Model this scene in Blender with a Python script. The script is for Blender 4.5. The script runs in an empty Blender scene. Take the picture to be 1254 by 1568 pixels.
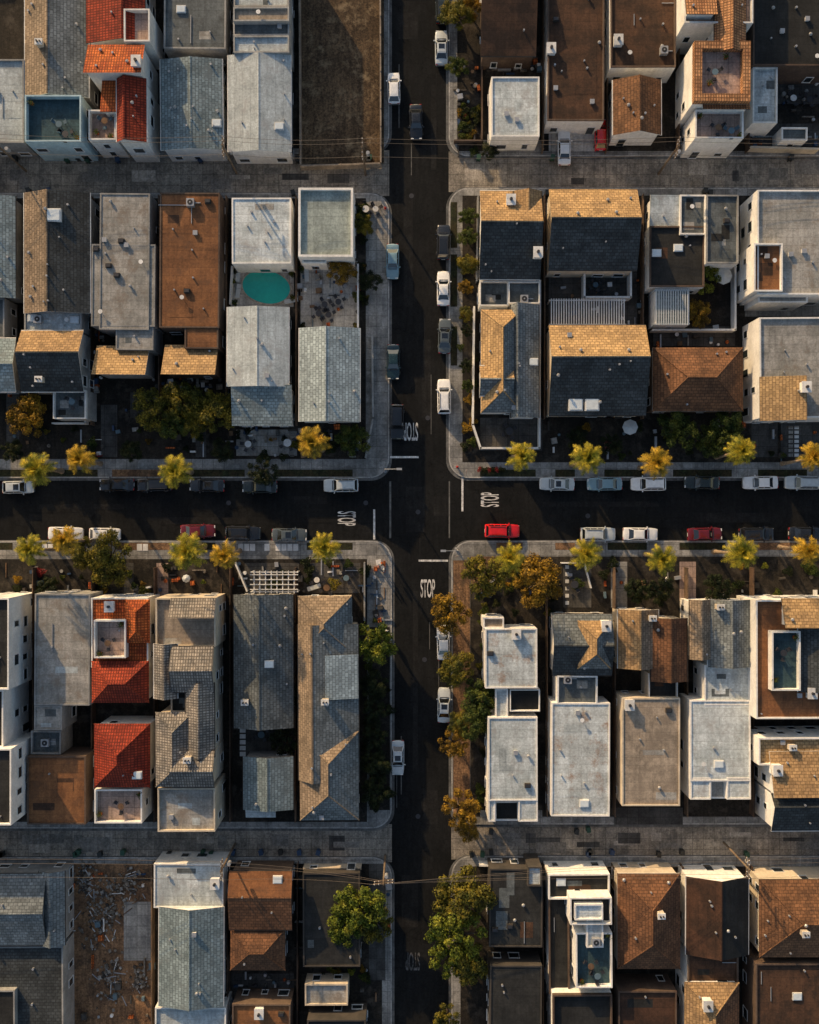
import bpy, math, random
from mathutils import Vector, Matrix
R=random.Random(7)
S=0.09; H=135.0; CX,CY=627.0,784.0
def W(px,py,h=0.0):
    k=S*(H-h)/H
    return ((px-CX)*k, -(py-CY)*k)
sc=bpy.context.scene
COL=sc.collection
# ------------------------------------------------------------ materials
MATS={}
def mk(name,c1,c2=None,kind='plain',rough=.85,s1=.35,lo=.42,hi=.6,fine=.25,rnd=.25,bump=.25,spec=.3,blot=None):
    m=bpy.data.materials.new(name); m.use_nodes=True
    nt=m.node_tree; N=nt.nodes; L=nt.links
    b=N['Principled BSDF']; b.inputs['Roughness'].default_value=rough
    b.inputs['Specular IOR Level'].default_value=spec
    c2=c2 or tuple(x*.7 for x in c1)
    tc=N.new('ShaderNodeTexCoord'); oi=N.new('ShaderNodeObjectInfo')
    mu=N.new('ShaderNodeMath'); mu.operation='MULTIPLY'; mu.inputs[1].default_value=137.; L.new(oi.outputs['Random'],mu.inputs[0])
    va=N.new('ShaderNodeVectorMath'); va.operation='ADD'; L.new(tc.outputs['Object'],va.inputs[0]); L.new(mu.outputs[0],va.inputs[1])
    def noise(s,d=4,r=.6,vec=None):
        n=N.new('ShaderNodeTexNoise'); n.inputs['Scale'].default_value=s; n.inputs['Detail'].default_value=d; n.inputs['Roughness'].default_value=r
        L.new(vec or va.outputs[0],n.inputs['Vector']); return n.outputs['Fac']
    def ramp(f,a,bv,c=0.,d=1.):
        n=N.new('ShaderNodeMapRange'); n.inputs[1].default_value=a; n.inputs[2].default_value=bv; n.inputs[3].default_value=c; n.inputs[4].default_value=d
        L.new(f,n.inputs[0]); return n.outputs[0]
    def mix(mode,f,a,c):
        n=N.new('ShaderNodeMixRGB'); n.blend_type=mode
        if isinstance(f,float): n.inputs[0].default_value=f
        else: L.new(f,n.inputs[0])
        for i,v in ((1,a),(2,c)):
            if isinstance(v,tuple): n.inputs[i].default_value=(*v,1)
            else: L.new(v,n.inputs[i])
        return n.outputs[0]
    col=mix('MIX',ramp(noise(s1,5,.68),lo,hi),c1,c2)
    fn=noise(3.5,5,.78)
    col=mix('MULTIPLY',1.,col,ramp(fn,.28,.72,1-fine*1.7,1+fine*.9))
    if kind in('roll','asphalt','paving','plain'):
        mp=N.new('ShaderNodeMapping'); mp.inputs['Scale'].default_value=(2.2,.3,.6); L.new(va.outputs[0],mp.inputs[0])
        col=mix('MULTIPLY',1.,col,ramp(noise(1.,3,.6,mp.outputs[0]),.3,.7,1-fine*.8,1+fine*.5))
    hgt=fn
    if kind in('shingle','paving','roll','tile'):
        br=N.new('ShaderNodeTexBrick'); L.new(tc.outputs['UV'],br.inputs['Vector']); br.inputs['Scale'].default_value=1.
        if kind=='shingle': p=(.6,.42,.045,(1.2,)*3,(.68,)*3,(.45,)*3,.5)
        elif kind=='paving': p=(1.5,1.5,.035,(1.08,)*3,(.84,)*3,(.45,)*3,0.)
        elif kind=='roll': p=(4.5,1.1,.035,(1.07,)*3,(.88,)*3,(.72,)*3,.37)
        else: p=(.34,.45,.06,(1.25,)*3,(.62,)*3,(.3,)*3,0.)
        br.inputs['Brick Width'].default_value=p[0]; br.inputs['Row Height'].default_value=p[1]; br.inputs['Mortar Size'].default_value=p[2]
        br.inputs['Color1'].default_value=(*p[3],1); br.inputs['Color2'].default_value=(*p[4],1); br.inputs['Mortar'].default_value=(*p[5],1); br.offset=p[6]
        col=mix('MULTIPLY',.9,col,br.outputs['Color'])
        sub=N.new('ShaderNodeMath'); sub.operation='SUBTRACT'; L.new(hgt,sub.inputs[0]); L.new(br.outputs['Fac'],sub.inputs[1]); hgt=sub.outputs[0]
    if kind in('asphalt',) or name=='alley_concrete':
        vo=N.new('ShaderNodeTexVoronoi'); vo.feature='DISTANCE_TO_EDGE'; vo.inputs['Scale'].default_value=.16 if kind=='asphalt' else .3
        n2=N.new('ShaderNodeTexNoise'); n2.inputs['Scale'].default_value=.5; L.new(tc.outputs['Object'],n2.inputs[0])
        ad=N.new('ShaderNodeVectorMath'); ad.operation='MULTIPLY_ADD'; L.new(n2.outputs['Color'],ad.inputs[0]); ad.inputs[1].default_value=(5,5,5); L.new(tc.outputs['Object'],ad.inputs[2])
        L.new(ad.outputs[0],vo.inputs['Vector'])
        col=mix('MULTIPLY',ramp(vo.outputs['Distance'],0,.014,.75,0.),col,(.35,.35,.35))
    if blot:
        col=mix('MIX',ramp(noise(.5,6,.72),.52,.66,0.,.85),col,blot)
    hs=N.new('ShaderNodeHueSaturation'); L.new(col,hs.inputs['Color'])
    if rnd:
        L.new(ramp(oi.outputs['Random'],0,1,1-rnd,1+rnd),hs.inputs['Value']); L.new(ramp(oi.outputs['Random'],0,1,.5-.02*rnd,.5+.02*rnd),hs.inputs['Hue'])
    L.new(hs.outputs[0],b.inputs['Base Color'])
    bp=N.new('ShaderNodeBump'); bp.inputs['Strength'].default_value=bump; bp.inputs['Distance'].default_value=.08; L.new(hgt,bp.inputs['Height']); L.new(bp.outputs[0],b.inputs['Normal'])
    MATS[name]=m; return m
def simple(name,c,rough=.5,metal=0,spec=.5,coat=0):
    m=bpy.data.materials.new(name); m.use_nodes=True; nt=m.node_tree; b=nt.nodes['Principled BSDF']
    b.inputs['Roughness'].default_value=rough; b.inputs['Metallic'].default_value=metal; b.inputs['Specular IOR Level'].default_value=spec
    b.inputs['Coat Weight'].default_value=coat
    n=nt.nodes.new('ShaderNodeTexNoise'); n.inputs['Scale'].default_value=2.5; n.inputs['Detail'].default_value=3
    r=nt.nodes.new('ShaderNodeMapRange'); r.inputs[3].default_value=.78; r.inputs[4].default_value=1.15
    t=nt.nodes.new('ShaderNodeTexCoord'); nt.links.new(t.outputs['Object'],n.inputs[0]); nt.links.new(n.outputs['Fac'],r.inputs[0])
    x=nt.nodes.new('ShaderNodeMixRGB'); x.blend_type='MULTIPLY'; x.inputs[0].default_value=1; x.inputs[1].default_value=(*c,1); nt.links.new(r.outputs[0],x.inputs[2])
    nt.links.new(x.outputs[0],b.inputs['Base Color']); MATS[name]=m; return m
# roofs
mk('white_roof',(.66,.72,.73),(.47,.53,.54),'roll',blot=(.34,.34,.33),rnd=.08)
mk('white_rusty',(.64,.70,.71),(.47,.51,.51),'roll',blot=(.28,.18,.12),rnd=.05)
mk('pale_roof',(.54,.60,.61),(.40,.45,.46),'roll',rnd=.12,blot=(.33,.34,.34))
mk('grey_flat',(.42,.41,.38),(.28,.28,.26),'roll',blot=(.21,.175,.14),rnd=.12)
mk('tan_flat',(.40,.33,.255),(.27,.225,.175),'roll',rnd=.12,blot=(.22,.18,.14))
mk('grey_or_shaded_shingle',(.20,.225,.23),(.13,.15,.155),'shingle')  # own grey; also painted shade on slopes turned from the sun
mk('bluegrey',(.28,.355,.375),(.19,.25,.265),'shingle',rnd=.12,blot=(.15,.18,.185))
mk('ltshingle',(.45,.54,.56),(.33,.40,.42),'shingle',rnd=.06)
mk('dark_or_shaded_shingle',(.070,.080,.084),(.042,.048,.050),'shingle',rnd=.15)  # dark roofing; also painted in for the shaded side of two-tone gables
mk('sunlit_gold_shingle',(.50,.325,.155),(.36,.235,.12),'shingle',rnd=.12)  # low-sun gold painted into the roof colour, mostly slopes facing the light
mk('tan_or_sunlit_shingle',(.34,.255,.175),(.24,.185,.13),'shingle',rnd=.12)  # own tan; also sunlight painted into west slopes beside grey and dark ones
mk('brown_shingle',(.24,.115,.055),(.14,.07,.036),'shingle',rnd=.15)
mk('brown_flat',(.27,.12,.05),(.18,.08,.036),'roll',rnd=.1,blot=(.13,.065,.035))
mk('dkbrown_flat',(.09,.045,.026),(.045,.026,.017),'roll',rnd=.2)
mk('dark_flat',(.030,.031,.030),(.018,.019,.019),'roll',rnd=.2)
mk('slate_flat',(.14,.16,.165),(.085,.10,.105),'roll',rnd=.15,blot=(.06,.065,.066))
mk('terracotta',(.66,.17,.04),(.42,.085,.026),'tile',rnd=.08,bump=.6)
mk('redtile',(.42,.062,.026),(.27,.038,.02),'tile',rnd=.08,bump=.6)
mk('tantile',(.64,.33,.15),(.43,.20,.09),'tile',rnd=.08,bump=.6)
mk('greytile',(.44,.39,.33),(.23,.22,.205),'tile',rnd=.1,bump=.5)
mk('deck_blue',(.05,.10,.12),(.035,.07,.085),'roll',rnd=.05)
mk('deck_pink',(.48,.35,.29),(.34,.255,.215),'paving',rnd=.1)
mk('greenish',(.37,.43,.40),(.27,.32,.30),'roll',rnd=.02)
mk('white_stucco',(.84,.83,.79),(.72,.71,.67),rnd=.05,fine=.12)
mk('cream_stucco',(.64,.55,.42),(.50,.43,.33),rnd=.1,fine=.12)
mk('grey_stucco',(.36,.36,.345),(.25,.25,.24),rnd=.2,fine=.15)
mk('brown_wall',(.13,.09,.065),(.09,.06,.045),rnd=.2,fine=.2)
mk('blue_stucco',(.45,.61,.67),(.36,.50,.56),rnd=.03,fine=.12)
mk('trim_white',(.78,.78,.76),(.62,.62,.6),rnd=.1,fine=.12)
mk('trim_dark',(.06,.052,.045),(.04,.037,.033),rnd=.2,fine=.1)
# ground
mk('asphalt',(.0165,.0175,.018),(.011,.012,.0125),'asphalt',rough=.9,s1=.12,fine=.3,rnd=0,bump=.2,spec=.12)
mk('asphalt_patch',(.024,.0245,.0245),(.016,.0165,.017),rough=.9,s1=.5,fine=.3,rnd=0,spec=.12)
mk('asphalt_seal',(.008,.009,.009),(.012,.013,.013),rough=.7,s1=.5,fine=.3,rnd=0,spec=.12)
mk('gutter_concrete',(.17,.17,.162),(.09,.09,.087),rnd=0,s1=.5)
mk('sidewalk_concrete',(.36,.355,.335),(.21,.21,.20),'paving',rnd=0,s1=.4,blot=(.12,.118,.11))
mk('sidewalk_light',(.50,.49,.46),(.32,.315,.30),rnd=0,s1=1.)
mk('alley_concrete',(.40,.355,.29),(.215,.195,.165),'paving',rnd=0,s1=.18,blot=(.10,.093,.082),fine=.35)
mk('alley_patch',(.27,.25,.22),(.18,.17,.15),'plain',rnd=0,s1=.5,fine=.35)
mk('alley_light',(.50,.45,.38),(.34,.31,.265),'plain',rnd=0,s1=.5,fine=.35)
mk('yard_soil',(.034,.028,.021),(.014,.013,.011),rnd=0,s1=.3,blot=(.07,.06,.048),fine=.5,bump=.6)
mk('field_soil',(.15,.10,.055),(.08,.053,.03),rnd=0,s1=.14,lo=.4,hi=.6,blot=(.25,.19,.115),fine=.6,bump=.8)
mk('dirt_tan',(.34,.195,.10),(.18,.105,.06),rnd=0,fine=.5,bump=.8,blot=(.08,.055,.035))
mk('lawn',(.026,.034,.012),(.05,.04,.016),rnd=0,s1=.5,fine=.6,bump=1.)
mk('patio_light',(.60,.58,.53),(.42,.41,.38),'paving',rnd=0)
mk('patio',(.38,.37,.34),(.25,.245,.23),'paving',rnd=0)
mk('patio_dark',(.10,.097,.09),(.055,.053,.05),'paving',rnd=0)
mk('paint',(.82,.81,.78),(.62,.61,.58),rnd=0,s1=2.,blot=(.25,.25,.25),fine=.3)
mk('paint_worn',(.14,.14,.14),(.06,.06,.06),rnd=0,s1=2.,blot=(.03,.03,.03))
mk('wood',(.20,.12,.07),(.12,.075,.045),rnd=.2)
mk('pole_wood',(.20,.15,.10),(.13,.095,.068),rnd=.1)
mk('fence_wood',(.17,.11,.07),(.08,.057,.042),rnd=.3)
mk('bark',(.12,.09,.065),(.08,.06,.045),rnd=.1,s1=3)
mk('palmbark',(.38,.28,.18),(.24,.18,.12),rnd=.1,s1=3)
mk('rubble',(.26,.23,.19),(.10,.09,.075),rnd=0,s1=1.5)
simple('glass',(.02,.028,.033),.08,0,.8); simple('carglass',(.008,.010,.012),.06,0,.8,1.)
simple('skyglass',(.66,.74,.78),.15,0,.6)
simple('rubber',(.015,.015,.015),.8); simple('hub',(.35,.35,.36),.3,.9); simple('lamp_clear',(.7,.7,.68),.15); simple('lamp_red',(.4,.01,.01),.2)
simple('black_plastic',(.02,.02,.022),.5); simple('metal_grey',(.42,.43,.44),.4,.4); simple('metal_dark',(.06,.06,.065),.5,.5)
simple('bin_blue',(.02,.05,.11),.5); simple('bin_black',(.02,.022,.02),.5); simple('bin_green',(.02,.07,.04),.5)
simple('wire',(.16,.13,.10),.6); simple('canvas',(.50,.54,.55),.9); simple('cushion',(.10,.16,.2),.9)
simple('skin',(.45,.28,.2),.6); simple('hair',(.03,.02,.015),.7); simple('shirt',(.35,.12,.08),.9); simple('trousers',(.04,.05,.09),.9)
simple('red_plastic',(.45,.03,.02),.5)
simple('water',(.015,.45,.40),.08,0,.5)
PA={'white':(.84,.85,.84),'silver':(.55,.60,.61),'bluegrey':(.20,.33,.39),'grey':(.09,.11,.115),'black':(.012,.013,.014),'teal':(.012,.035,.04),'red':(.70,.012,.012),'dkred':(.13,.008,.010),'dkgreen':(.012,.02,.016)}
for k,v in PA.items(): simple('paint_'+k,v,.25,0.1 if k in('silver','grey','bluegrey') else 0,.5,1.)
def leafmat(name,c1,c2,c3):
    m=bpy.data.materials.new(name); m.use_nodes=True; nt=m.node_tree; N=nt.nodes; L=nt.links
    b=N['Principled BSDF']; b.inputs['Roughness'].default_value=.6; b.inputs['Specular IOR Level'].default_value=.25
    g=N.new('ShaderNodeNewGeometry'); n=N.new('ShaderNodeTexNoise'); n.inputs['Scale'].default_value=.8; n.inputs['Detail'].default_value=2; L.new(g.outputs['Position'],n.inputs[0])
    r=N.new('ShaderNodeValToRGB'); e=r.color_ramp.elements; e[0].position=.32; e[0].color=(*c1,1); e[1].position=.68; e[1].color=(*c3,1); x=e.new(.5); x.color=(*c2,1)
    L.new(n.outputs['Fac'],r.inputs[0])
    mr=N.new('ShaderNodeMapRange'); mr.inputs[3].default_value=.4; mr.inputs[4].default_value=1.65; L.new(g.outputs['Random Per Island'],mr.inputs[0])
    mm=N.new('ShaderNodeMixRGB'); mm.blend_type='MULTIPLY'; mm.inputs[0].default_value=1; L.new(r.outputs[0],mm.inputs[1]); L.new(mr.outputs[0],mm.inputs[2])
    L.new(mm.outputs[0],b.inputs['Base Color'])
    t=N.new('ShaderNodeBsdfTranslucent'); L.new(mm.outputs[0],t.inputs[0]); ms=N.new('ShaderNodeMixShader'); ms.inputs[0].default_value=.35
    L.new(b.outputs[0],ms.inputs[1]); L.new(t.outputs[0],ms.inputs[2]); L.new(ms.outputs[0],N['Material Output'].inputs[0]); MATS[name]=m
leafmat('leaf_green',(.025,.045,.010),(.06,.085,.016),(.13,.14,.020))
leafmat('leaf_bright',(.05,.085,.010),(.13,.16,.018),(.24,.24,.026))
leafmat('leaf_olive',(.045,.055,.010),(.13,.12,.016),(.26,.20,.022))
leafmat('leaf_orange',(.09,.06,.012),(.25,.15,.017),(.40,.24,.022))
leafmat('leaf_dark',(.010,.018,.007),(.020,.032,.010),(.045,.05,.014))
leafmat('leaf_palm',(.11,.14,.02),(.34,.30,.03),(.60,.46,.045))
leafmat('leaf_palm_or',(.16,.14,.02),(.44,.30,.03),(.64,.40,.045))
leafmat('leaf_dead',(.10,.07,.035),(.16,.10,.04),(.22,.14,.06))
leafmat('flower_red',(.2,.02,.02),(.3,.04,.04),(.35,.2,.2))
# ------------------------------------------------------------ mesh builder
class MB:
    def __init__(s): s.v=[];s.f=[];s.m=[];s.mats=[];s.sm=[]
    def mi(s,n):
        if n not in s.mats: s.mats.append(n)
        return s.mats.index(n)
    def face(s,pts,mat,smooth=False):
        i=len(s.v); s.v+= [tuple(p) for p in pts]; s.f.append(tuple(range(i,i+len(pts)))); s.m.append(s.mi(mat)); s.sm.append(smooth)
    def prism(s,poly,z0,z1,mt,ms=None,bottom=True):
        ms=ms or mt; n=len(poly)
        s.face([(x,y,z1) for x,y in poly],mt)
        if bottom: s.face([(x,y,z0) for x,y in reversed(poly)],ms)
        for i in range(n):
            a=poly[i];b=poly[(i+1)%n]; s.face([(a[0],a[1],z0),(b[0],b[1],z0),(b[0],b[1],z1),(a[0],a[1],z1)],ms)
    def box(s,cx,cy,z0,sx,sy,sz,mt,ms=None,rot=0.):
        c,d=math.cos(rot),math.sin(rot)
        p=[(cx+x*c-y*d,cy+x*d+y*c) for x,y in((-sx/2,-sy/2),(sx/2,-sy/2),(sx/2,sy/2),(-sx/2,sy/2))]
        s.prism(p,z0,z0+sz,mt,ms)
    def cyl(s,cx,cy,z0,r,h,mt,n=10,r2=None,ms=None):
        r2=r if r2 is None else r2
        a=[(math.cos(2*math.pi*i/n),math.sin(2*math.pi*i/n)) for i in range(n)]
        s.face([(cx+x*r2,cy+y*r2,z0+h) for x,y in a],mt)
        for i in range(n):
            p,q=a[i],a[(i+1)%n]
            s.face([(cx+p[0]*r,cy+p[1]*r,z0),(cx+q[0]*r,cy+q[1]*r,z0),(cx+q[0]*r2,cy+q[1]*r2,z0+h),(cx+p[0]*r2,cy+p[1]*r2,z0+h)],ms or mt,True)
    def tube(s,a,b,r0,r1,mt,n=7):
        a=Vector(a);b=Vector(b);d=(b-a).normalized(); u=d.orthogonal().normalized(); w=d.cross(u)
        A=[a+(u*math.cos(2*math.pi*i/n)+w*math.sin(2*math.pi*i/n))*r0 for i in range(n)]
        B=[b+(u*math.cos(2*math.pi*i/n)+w*math.sin(2*math.pi*i/n))*r1 for i in range(n)]
        for i in range(n): s.face([A[i],A[(i+1)%n],B[(i+1)%n],B[i]],mt,True)
    def mesh(s,name,org=(0,0,0)):
        me=bpy.data.meshes.new(name); o=org
        me.from_pydata([(x-o[0],y-o[1],z-o[2]) for x,y,z in s.v],[],s.f)
        for n in s.mats: me.materials.append(MATS[n])
        me.polygons.foreach_set('material_index',s.m); me.polygons.foreach_set('use_smooth',s.sm)
        uv=me.uv_layers.new(name='UVMap').data
        for p in me.polygons:
            n=p.normal
            if abs(n.z)>.999: t=Vector((1,0,0)); b=Vector((0,1,0))
            else: t=Vector((0,0,1)).cross(n).normalized(); b=n.cross(t)
            for li in p.loop_indices:
                co=me.vertices[me.loops[li].vertex_index].co; uv[li].uv=(co.dot(t),co.dot(b))
        me.update(); return me
    def obj(s,name,org=(0,0,0),parent=None):
        if not s.f: return None
        o=bpy.data.objects.new(name,s.mesh(name,org)); COL.objects.link(o)
        if parent: o.parent=parent
        else: o.location=org
        return o
def empty(name,loc):
    e=bpy.data.objects.new(name,None); e.location=loc; e.empty_display_size=.5; COL.objects.link(e); return e
# ------------------------------------------------------------ ground
def rrect(x0,y0,x1,y1,r,corners):
    out=[]
    X0,Y1=W(x0,y0); X1,Y0=W(x1,y1); r*=S
    for nm,cx,cy,a0 in(('SW',X0,Y0,180),('SE',X1,Y0,270),('NE',X1,Y1,0),('NW',X0,Y1,90)):
        if nm in corners:
            ox=cx+(r if 'W' in nm else -r); oy=cy+(r if 'S' in nm else -r)
            for i in range(10):
                a=math.radians(a0+90*i/9); out.append((ox+r*math.cos(a),oy+r*math.sin(a)))
        else: out.append((cx,cy))
    return out
g=MB(); g.face([(-2500,-2500,0),(2500,-2500,0),(2500,2500,0),(-2500,2500,0)],'yard_soil'); g.obj('ground')
FAR=3200
def q(m,x0,y0,x1,y1,z,mat):
    a=W(x0,y0);b=W(x1,y1); m.face([(a[0],b[1],z),(b[0],b[1],z),(b[0],a[1],z),(a[0],a[1],z)],mat)
m=MB()
q(m,590,-FAR,700,FAR,.004,'asphalt'); q(m,-FAR,725,590,835,.004,'asphalt'); q(m,700,725,FAR,835,.004,'asphalt')
m.obj('road')
m=MB(); r2=random.Random(21); zz=.0090
for (x0,y0,x1,y1) in((618,300,632,470),(646,520,660,640),(632,905,640,1180),(660,130,668,260),(615,1340,640,1420),(648,1210,670,1262),(610,20,640,60),(60,772,190,780),(250,792,380,803),(450,760,500,772),(820,768,1010,776),(1060,785,1180,800),(900,755,930,764),(622,745,650,815),(664,760,690,790)):
    q(m,x0,y0,x1,y1,zz,'asphalt_patch'); zz+=.0002
zz=.0135
for i in range(34):
    zz+=.0001
    if r2.random()<.5: x=r2.uniform(602,682); y=r2.uniform(0,1500); q(m,x,y,x+r2.uniform(.7,1.6),y+r2.uniform(20,120),zz,r2.choice(['asphalt_seal','gutter_concrete','asphalt_patch']))
    else: y=r2.uniform(738,822); x=r2.choice([r2.uniform(0,520),r2.uniform(710,1150)]); q(m,x,y,x+r2.uniform(20,120),y+r2.uniform(1,2),zz,'asphalt_seal')
m.obj('asphalt_patches')
m=MB(); E=1400
for (a,b,c,d) in((-E,230,596,300),(687,232,627+E,294),(-E,1262,600,1320),(691,1256,627+E,1316)): q(m,a,b,c,d,.008,'alley_concrete')
m.obj('alley_pavement')
m=MB(); zz=.0125
for i in range(46):
    zz+=.0002; x=r2.choice([r2.uniform(0,560),r2.uniform(700,1220)]); tp=r2.random()<.5; y0,y1=((244,290) if tp else (1274,1306)); y=r2.uniform(y0,y1-12)
    q(m,x,y,x+r2.uniform(8,50),min(y1,y+r2.uniform(5,24)),zz,r2.choice(['alley_patch','alley_light','alley_patch','patio_dark']))
m.obj('alley_patches')
BL=[(-E,-E,596,236,('SE',)),(-E,296,596,732,('NE','SE')),(-E,828,600,1268,('NE','SE')),(-E,1312,600,784+E,('NE',)),
    (687,-E,627+E,240,('SW',)),(687,288,627+E,732,('NW','SW')),(691,828,627+E,1262,('NW','SW')),(691,1310,627+E,784+E,('NW',))]
m=MB(); k=MB(); zz=.024
for x0,y0,x1,y1,c in BL:
    m.prism(rrect(x0,y0,x1,y1,30,c),0.,.13,'sidewalk_concrete','gutter_concrete',False)
    k.face([(x,y,zz) for x,y in rrect(x0-4,y0-1,x1+4,y1+1 if y1 in(236,) else y1+4,32,c)],'gutter_concrete'); zz+=.0005
m.obj('sidewalk')
q(k,596,737,599,824,.022,'gutter_concrete'); q(k,687,737,689,824,.022,'gutter_concrete')
k.obj('gutter')
k=MB()
def kerbline(p):
    n=len(p)
    for i in range(n):
        a=Vector((*p[i],0));b=Vector((*p[(i+1)%n],0))
        if (b-a).length<.01: continue
        d=(b-a).normalized(); nn=Vector((-d.y,d.x,0))*.17
        k.face([(a.x,a.y,.134),(b.x,b.y,.134),(b.x+nn.x,b.y+nn.y,.134),(a.x+nn.x,a.y+nn.y,.134)],'sidewalk_light')
for x0,y0,x1,y1,c in BL: kerbline(rrect(x0,y0,x1,y1,30,c))
k.obj('kerb')
ZL=.138
lots=MB()
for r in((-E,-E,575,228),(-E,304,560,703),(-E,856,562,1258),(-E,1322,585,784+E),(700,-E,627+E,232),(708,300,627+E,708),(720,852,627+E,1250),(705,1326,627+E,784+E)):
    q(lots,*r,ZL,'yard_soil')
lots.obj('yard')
m=MB(); q(m,458,-200,588,251,.146,'field_soil'); m.obj('vacant_lot_ground')
m=MB()
q(m,694,858,719.5,1250,.142,'dirt_tan'); q(m,720.5,852,760,905,.144,'dirt_tan'); q(m,105,1322,232,1700,.146,'dirt_tan'); q(m,566,960,597,1240,.142,'yard_soil')
m.obj('dirt_strip')
m=MB()
for seg in((-300,40),(62,150),(172,250),(275,375),(420,540),(735,820),(850,880),(925,985),(1030,1120),(1160,1235),(1270,1500)):
    q(m,seg[0],719,seg[1],730,.143,'lawn' if R.random()<.6 else 'dirt_tan')
for seg in((-300,20),(60,130),(180,260),(310,330),(470,540),(760,800),(850,880),(930,990),(1040,1110),(1160,1220),(1260,1500)):
    q(m,seg[0],831,seg[1],842,.143,'lawn' if R.random()<.6 else 'dirt_tan')
for seg in((310,380),(390,470),(500,560)): q(m,690,seg[0],700,seg[1],.143,'lawn')
m.obj('parkway_lawn')
m=MB(); zz=.150
for r,mat in (((355,408,450,470),'patio_light'),((460,400,548,503),'patio_light'),((362,658,455,698),'patio'),((565,300,585,500),'patio'),((840,413,975,500),'patio_dark'),
  ((1000,500,1125,530),'patio_dark'),((1195,640,1254,700),'patio_dark'),((155,620,180,700),'patio_dark'),((200,600,232,640),'patio_dark'),((465,862,552,908),'patio_dark'),((375,862,458,908),'patio_dark'),
  ((375,1110,455,1160),'patio_dark'),((862,865,905,930),'patio_dark'),((1040,860,1065,920),'deck_pink'),((740,215,830,232),'patio'),((840,195,925,232),'patio_light'),((1150,190,1254,225),'patio_dark'),
  ((1190,100,1254,160),'patio_dark'),((355,1490,450,1568),'patio_dark'),((190,1380,232,1470),'patio'),((990,400,1050,440),'patio_dark'),((240,862,258,915),'deck_pink'),((1140,460,1254,485),'patio'),((735,640,830,690),'patio_dark'),((10,600,30,700),'patio_dark'),((563,850,597,950),'patio'),((565,1322,590,1500),'patio_dark'),
  ((240,236,350,243),'patio'),((1150,640,1190,700),'patio_dark'),((935,860,960,930),'patio'),((190,862,205,915),'patio_dark'),((300,640,316,700),'patio_dark'),((735,1240,830,1262),'patio'),((940,1236,1045,1262),'patio_dark')):
    q(m,*r,zz,mat); zz+=.0003
m.obj('patio_paving')
m=MB()
q(m,597,698.5,641,701.5,.028,'paint'); q(m,706.5,731,709.5,783,.028,'paint'); q(m,571.5,780,574.5,826,.028,'paint'); q(m,641,857,686,860,.028,'paint')
m.obj('painted_stop_line')
def stop(px,py,rot,mat='paint'):
    cu=bpy.data.curves.new('t','FONT'); cu.body='STOP'; cu.align_x='CENTER'; cu.align_y='CENTER'; cu.size=1; cu.offset=.016
    o=bpy.data.objects.new('t',cu); COL.objects.link(o)
    dg=bpy.context.evaluated_depsgraph_get(); me=bpy.data.meshes.new_from_object(o.evaluated_get(dg)); bpy.data.objects.remove(o)
    xs=[v.co.x for v in me.vertices]; ys=[v.co.y for v in me.vertices]
    sx=22*S/(max(xs)-min(xs)); sy=28*S/(max(ys)-min(ys))
    cx=(max(xs)+min(xs))/2; cy=(max(ys)+min(ys))/2
    for v in me.vertices: v.co=((v.co.x-cx)*sx,(v.co.y-cy)*sy,0)
    me.materials.clear(); me.materials.append(MATS[mat])
    ob=bpy.data.objects.new('painted_stop_text',me); x,y=W(px,py); ob.location=(x,y,.024); ob.rotation_euler=(0,0,math.radians(rot)); COL.objects.link(ob)
stop(629,661,180); stop(750,765,90); stop(531,794,-90); stop(655,901,0); stop(632,1472,180,'paint_worn')
m=MB()
for px,py in((640,784),(655,640),(560,770),(650,1010),(630,300),(900,790),(350,770),(640,1250)):
    x,y=W(px,py); m.cyl(x,y,.016,.33,.012,'metal_dark',16)
m.obj('manhole_covers')
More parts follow.
